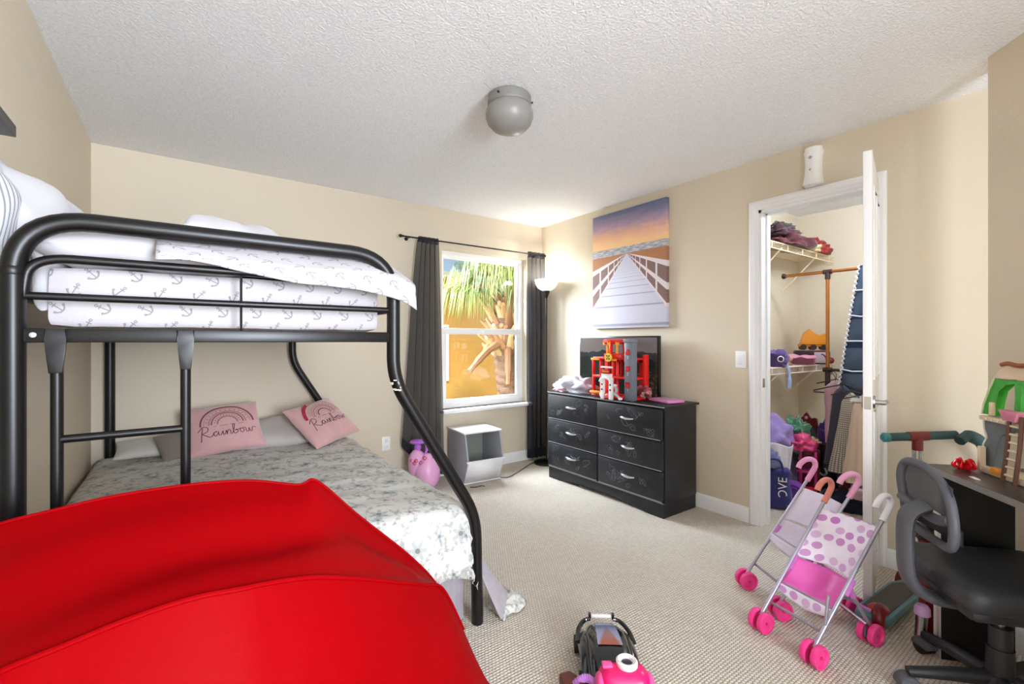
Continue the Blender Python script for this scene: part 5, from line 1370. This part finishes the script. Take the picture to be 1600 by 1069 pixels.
B().box((.19, .005, .012), (.40, .08, .024), bev=.004).build('base', SAND, ps)
B().box((.085, -.045, .026), (.035, .02, .025), bev=.003).build('treasure_chest', OR, ps)
for x in (.14, .19): B().tube([(x, -.045, .235), (x+.005, -.055, .13), (x, -.065, .005)], .0065, 7).build('ladder_rail', BRN, ps)
for k in range(7): B().cyl((.138, -.062+.0025*k, .03+k*.028), (.194, -.062+.0025*k, .03+k*.028), .0045, None, 7).build('ladder_rung', SAND, ps)
B().prism([(.11, .25), (.19, .25), (.18, .215), (.13, .215)], .03, M.Translation((0, -.03, 0)) @ XZ, bev=.003).build('bucket', plastic('rose_bucket', '#C77A90', .5), ps)
B().box((.025, -.02, .24), (.014, .014, .05), bev=.003).build('post_stub', SAND, ps); B().box((-.012, -.028, .05), (.016, .02, .09), bev=.003).build('rock_stub', SAND, ps)
B().prism([(.30, .02), (.38, .02), (.375, .10), (.385, .195), (.29, .195), (.315, .12)], .03, M.Translation((0, .015, 0)) @ XZ, bev=.003).build('cliff_arch', CG, ps)
B().prism([(.335, .21), (.385, .21), (.39, .35), (.33, .35), (.345, .28)], .028, M.Translation((0, .014, 0)) @ XZ, bev=.003).build('vine_post', VG, ps)
rb = thing('red_bow', 'glossy red gift bow lying on the desk before the playset', 'bow', DK_(.075, .085, .7405), AZ)
GLR = pm('glossy_red_ribbon', '#D8121C', .12, coat=.5)
for k in range(8):
    a = k*.785; h = .018 if k % 2 else .026
    pts = cat([(0, 0, .006), (.018*math.cos(a), .018*math.sin(a), h+.012), (.032*math.cos(a), .032*math.sin(a), h*.7), (.012*math.cos(a), .012*math.sin(a), .004)], 5)
    B().tube(pts, .006, 6, sx=.5).build('loop', GLR, rb)
pp = B().box((0, 0, .0008), (.04, .014, .0016)); o = pp.build('paper_scrap', pm('white_paper', '#E8E6E2', .8)); o.location = DK_(.20, .04, .7405); o.rotation_euler = (0, 0, .6); tag(o, 'tiny white paper scrap lying on the desktop', 'paper')
bxx = thing('picture_box', 'flat pinkish brown toy box standing between chair and desk panel', 'box', DK_(.0, .10, 0), AZ+.3)
B().box((0, 0, .20), (.012, .16, .40), bev=.002).build('card', pm('pink_brown_card', '#9A7068', .6, var=.6, vs=18), bxx)
B().box((0, -.081, .20), (.014, .004, .40)).build('white_edge', WHITEP, bxx)
ct = thing('flashlight', 'chrome tube with lilac cap leaning behind the chair leg', 'toy', DK_(.02, -.03, 0), AZ)
B().tube([(0, 0, .02), (.0, .01, .145)], .019, 16).build('tube', CHROME, ct)
B().lathe([(.02, 0), (.026, .004), (.025, .03), (.018, .04), (0, .042)], (0, .01, .14), 18).build('cap', plastic('lilac_cap', '#CBA6DD', .4), ct)
rt = thing('red_toy_vehicle', 'dark red toy seen through the gap in the chair back', 'toy', DK_(-.06, .05, .0), AZ)
B().box((0, 0, .21), (.05, .06, .42), bev=.01).build('body', plastic('deep_red_toy', '#7E1E1C', .4), rt)
B().blob((0, -.02, .44), (.03, .03, .04), 2, .2).build('head', SMK, rt)

# ---------------------------------------------------------------- toys at the bottom edge
car = thing('toy_car', 'black toy car with flame hood graphic on the carpet', 'toy car', (1.29, 1.175, 0), math.radians(-38)); car.scale = (1.3, 1.0, 1.05)
CARB = pm('glossy_black_toy', '#17181B', .18, coat=.6)
def carf(u, v):
    y = -.15+.31*v; w_ = .068*(1-.25*max(0, v-.6)/.4-.10*(1-v)); a = PI*u
    h = .035+.075*math.sin(PI*min(1, .12+v*.86))**.6
    return V((-w_*math.copysign(abs(math.cos(a))**.5, math.cos(a)), y, .018+h*math.sin(a)**.45))
B().grid(carf, 24, 20).build('body', CARB, car)
for s in (-1, 1):
    B().grid(lambda u, v, s=s: V((s*(.060+.022*math.sin(PI*u)), -.13+.27*v, .02+.075*(1-u)*(.6+.4*math.sin(PI*v))+.012*math.sin(PI*v))), 8, 16).build('fender', CARB, car, solid=.004)
    B().tube(cat([(s*.035, .145, .10), (s*.055, .14, .095), (s*.075, .10, .085), (s*.082, .04, .075)], 5), .007, 8).build('fender_rail', CARB, car)
    B().box((s*.036, .155, .106), (.008, .016, .02), bev=.002).build('spoiler_post', CARB, car)
    for y in (-.10, .10): B().cyl((s*.060, y, .03), (s*.088, y, .03), .03, None, 18).build('wheel', BLKR, car)
B().box((0, .158, .104), (.062, .012, .012), bev=.003).build('white_bar', FW, car)
m, b = newmat('flame_hood_print'); x, y, z = uvc('Object')
e = .14-ab(x)*3.6; fl_m = sm(e-(y+.09), -.02, .02)
X.put(b.inputs['Base Color'], mix(fl_m, mix(sm(y, -.02, .13), '#8A8FA8', '#5D678A'), mix(sm(y, -.10, .06), '#A4502E', '#7A6A72'))); b.inputs['Roughness'].default_value = .2
def hood(u, v):
    x_ = -.03+.06*u; x_ *= (1.15-.3*v); vv = .30+.66*v; y_ = -.15+.31*vv; h = .035+.075*math.sin(PI*min(1, .12+vv*.86))**.6
    return V((x_, y_, .0215+h))
B().grid(hood, 10, 14).build('hood_graphic', m, car)
tc = thing('toy_camera', 'hot pink toy camera with white lens ring at the bottom edge', 'toy camera', (1.20, 1.02, 0), math.radians(-36))
CAMP = plastic('raspberry_plastic', '#E01768', .25); CAMD = plastic('magenta_trim', '#E8559A', .3)
rbox(B(), (0, 0, .075), (.175, .11, .13), .045, amp=.0).build('body', CAMP, tc)
B().lathe([(.032, 0), (.036, .006), (.036, .018), (.030, .023), (.022, .020), (.020, .012), (0, .010)], (.012, .012, .135), 28).build('lens_ring', FW, tc)
B().lathe([(0, .0), (.0195, .0), (.018, .002), (0, .004)], (.012, .012, .146), 20).build('lens', pm('dark_lens', '#2C2A38', .1), tc)
B().box((-.055, .01, .141), (.035, .03, .012), bev=.005).build('shutter_button', CAMD, tc)
B().box((-.01, -.056, .10), (.055, .008, .024), bev=.004).build('front_window', CAMD, tc)
for s in (-1, 1): B().blob((s*.082, -.01, .085), (.018, .04, .04), 3, .03).build('side_grip', CAMD, tc)
B().prism([(-.02, 0), (0, .02), (.02, 0), (0, -.02)], .006, M.Translation((.06, -.056, .06)) @ M.Rotation(PI/2, 4, 'X')).build('gem', plastic('plum_gem', '#8A2A78', .2), tc)
rp = B()
for k in range(3): rp.tube([V((1.10+.05*t_, 1.16-.10*t_, .035+.045*math.sin(PI*t_)))+V((.007*math.cos(t_*30+k*2.09), .004*math.sin(t_*30+k*2.09), .007*math.sin(t_*30+k*2.09))) for t_ in [i/40 for i in range(41)]], .006, 6)
tag(rp.build('purple_braid', fabric('orchid_yarn', '#C183D8', bump=.6)), 'twisted purple cord beside the pink toy camera', 'cord')
heap('orange_doll_hair', 'tousled red brown doll hair below the purple cord', 'toy', (1.10, 1.04, 0), (.09, .07, .06), pm('auburn_doll_hair', '#8E3A1C', .5, bump=.9, bs=70, var=.5, vs=40), 41, .3)
tag(B().prism([(-.05, -.02), (.03, -.03), (.02, .04), (-.02, .05)], .05, M.Translation((1.11, 1.17, 0)), bev=.006).build('brown_block', pm('brown_red_block', '#5E2A1E', .5, var=.3)), 'small dark brown toy block left of the purple cord', 'toy')
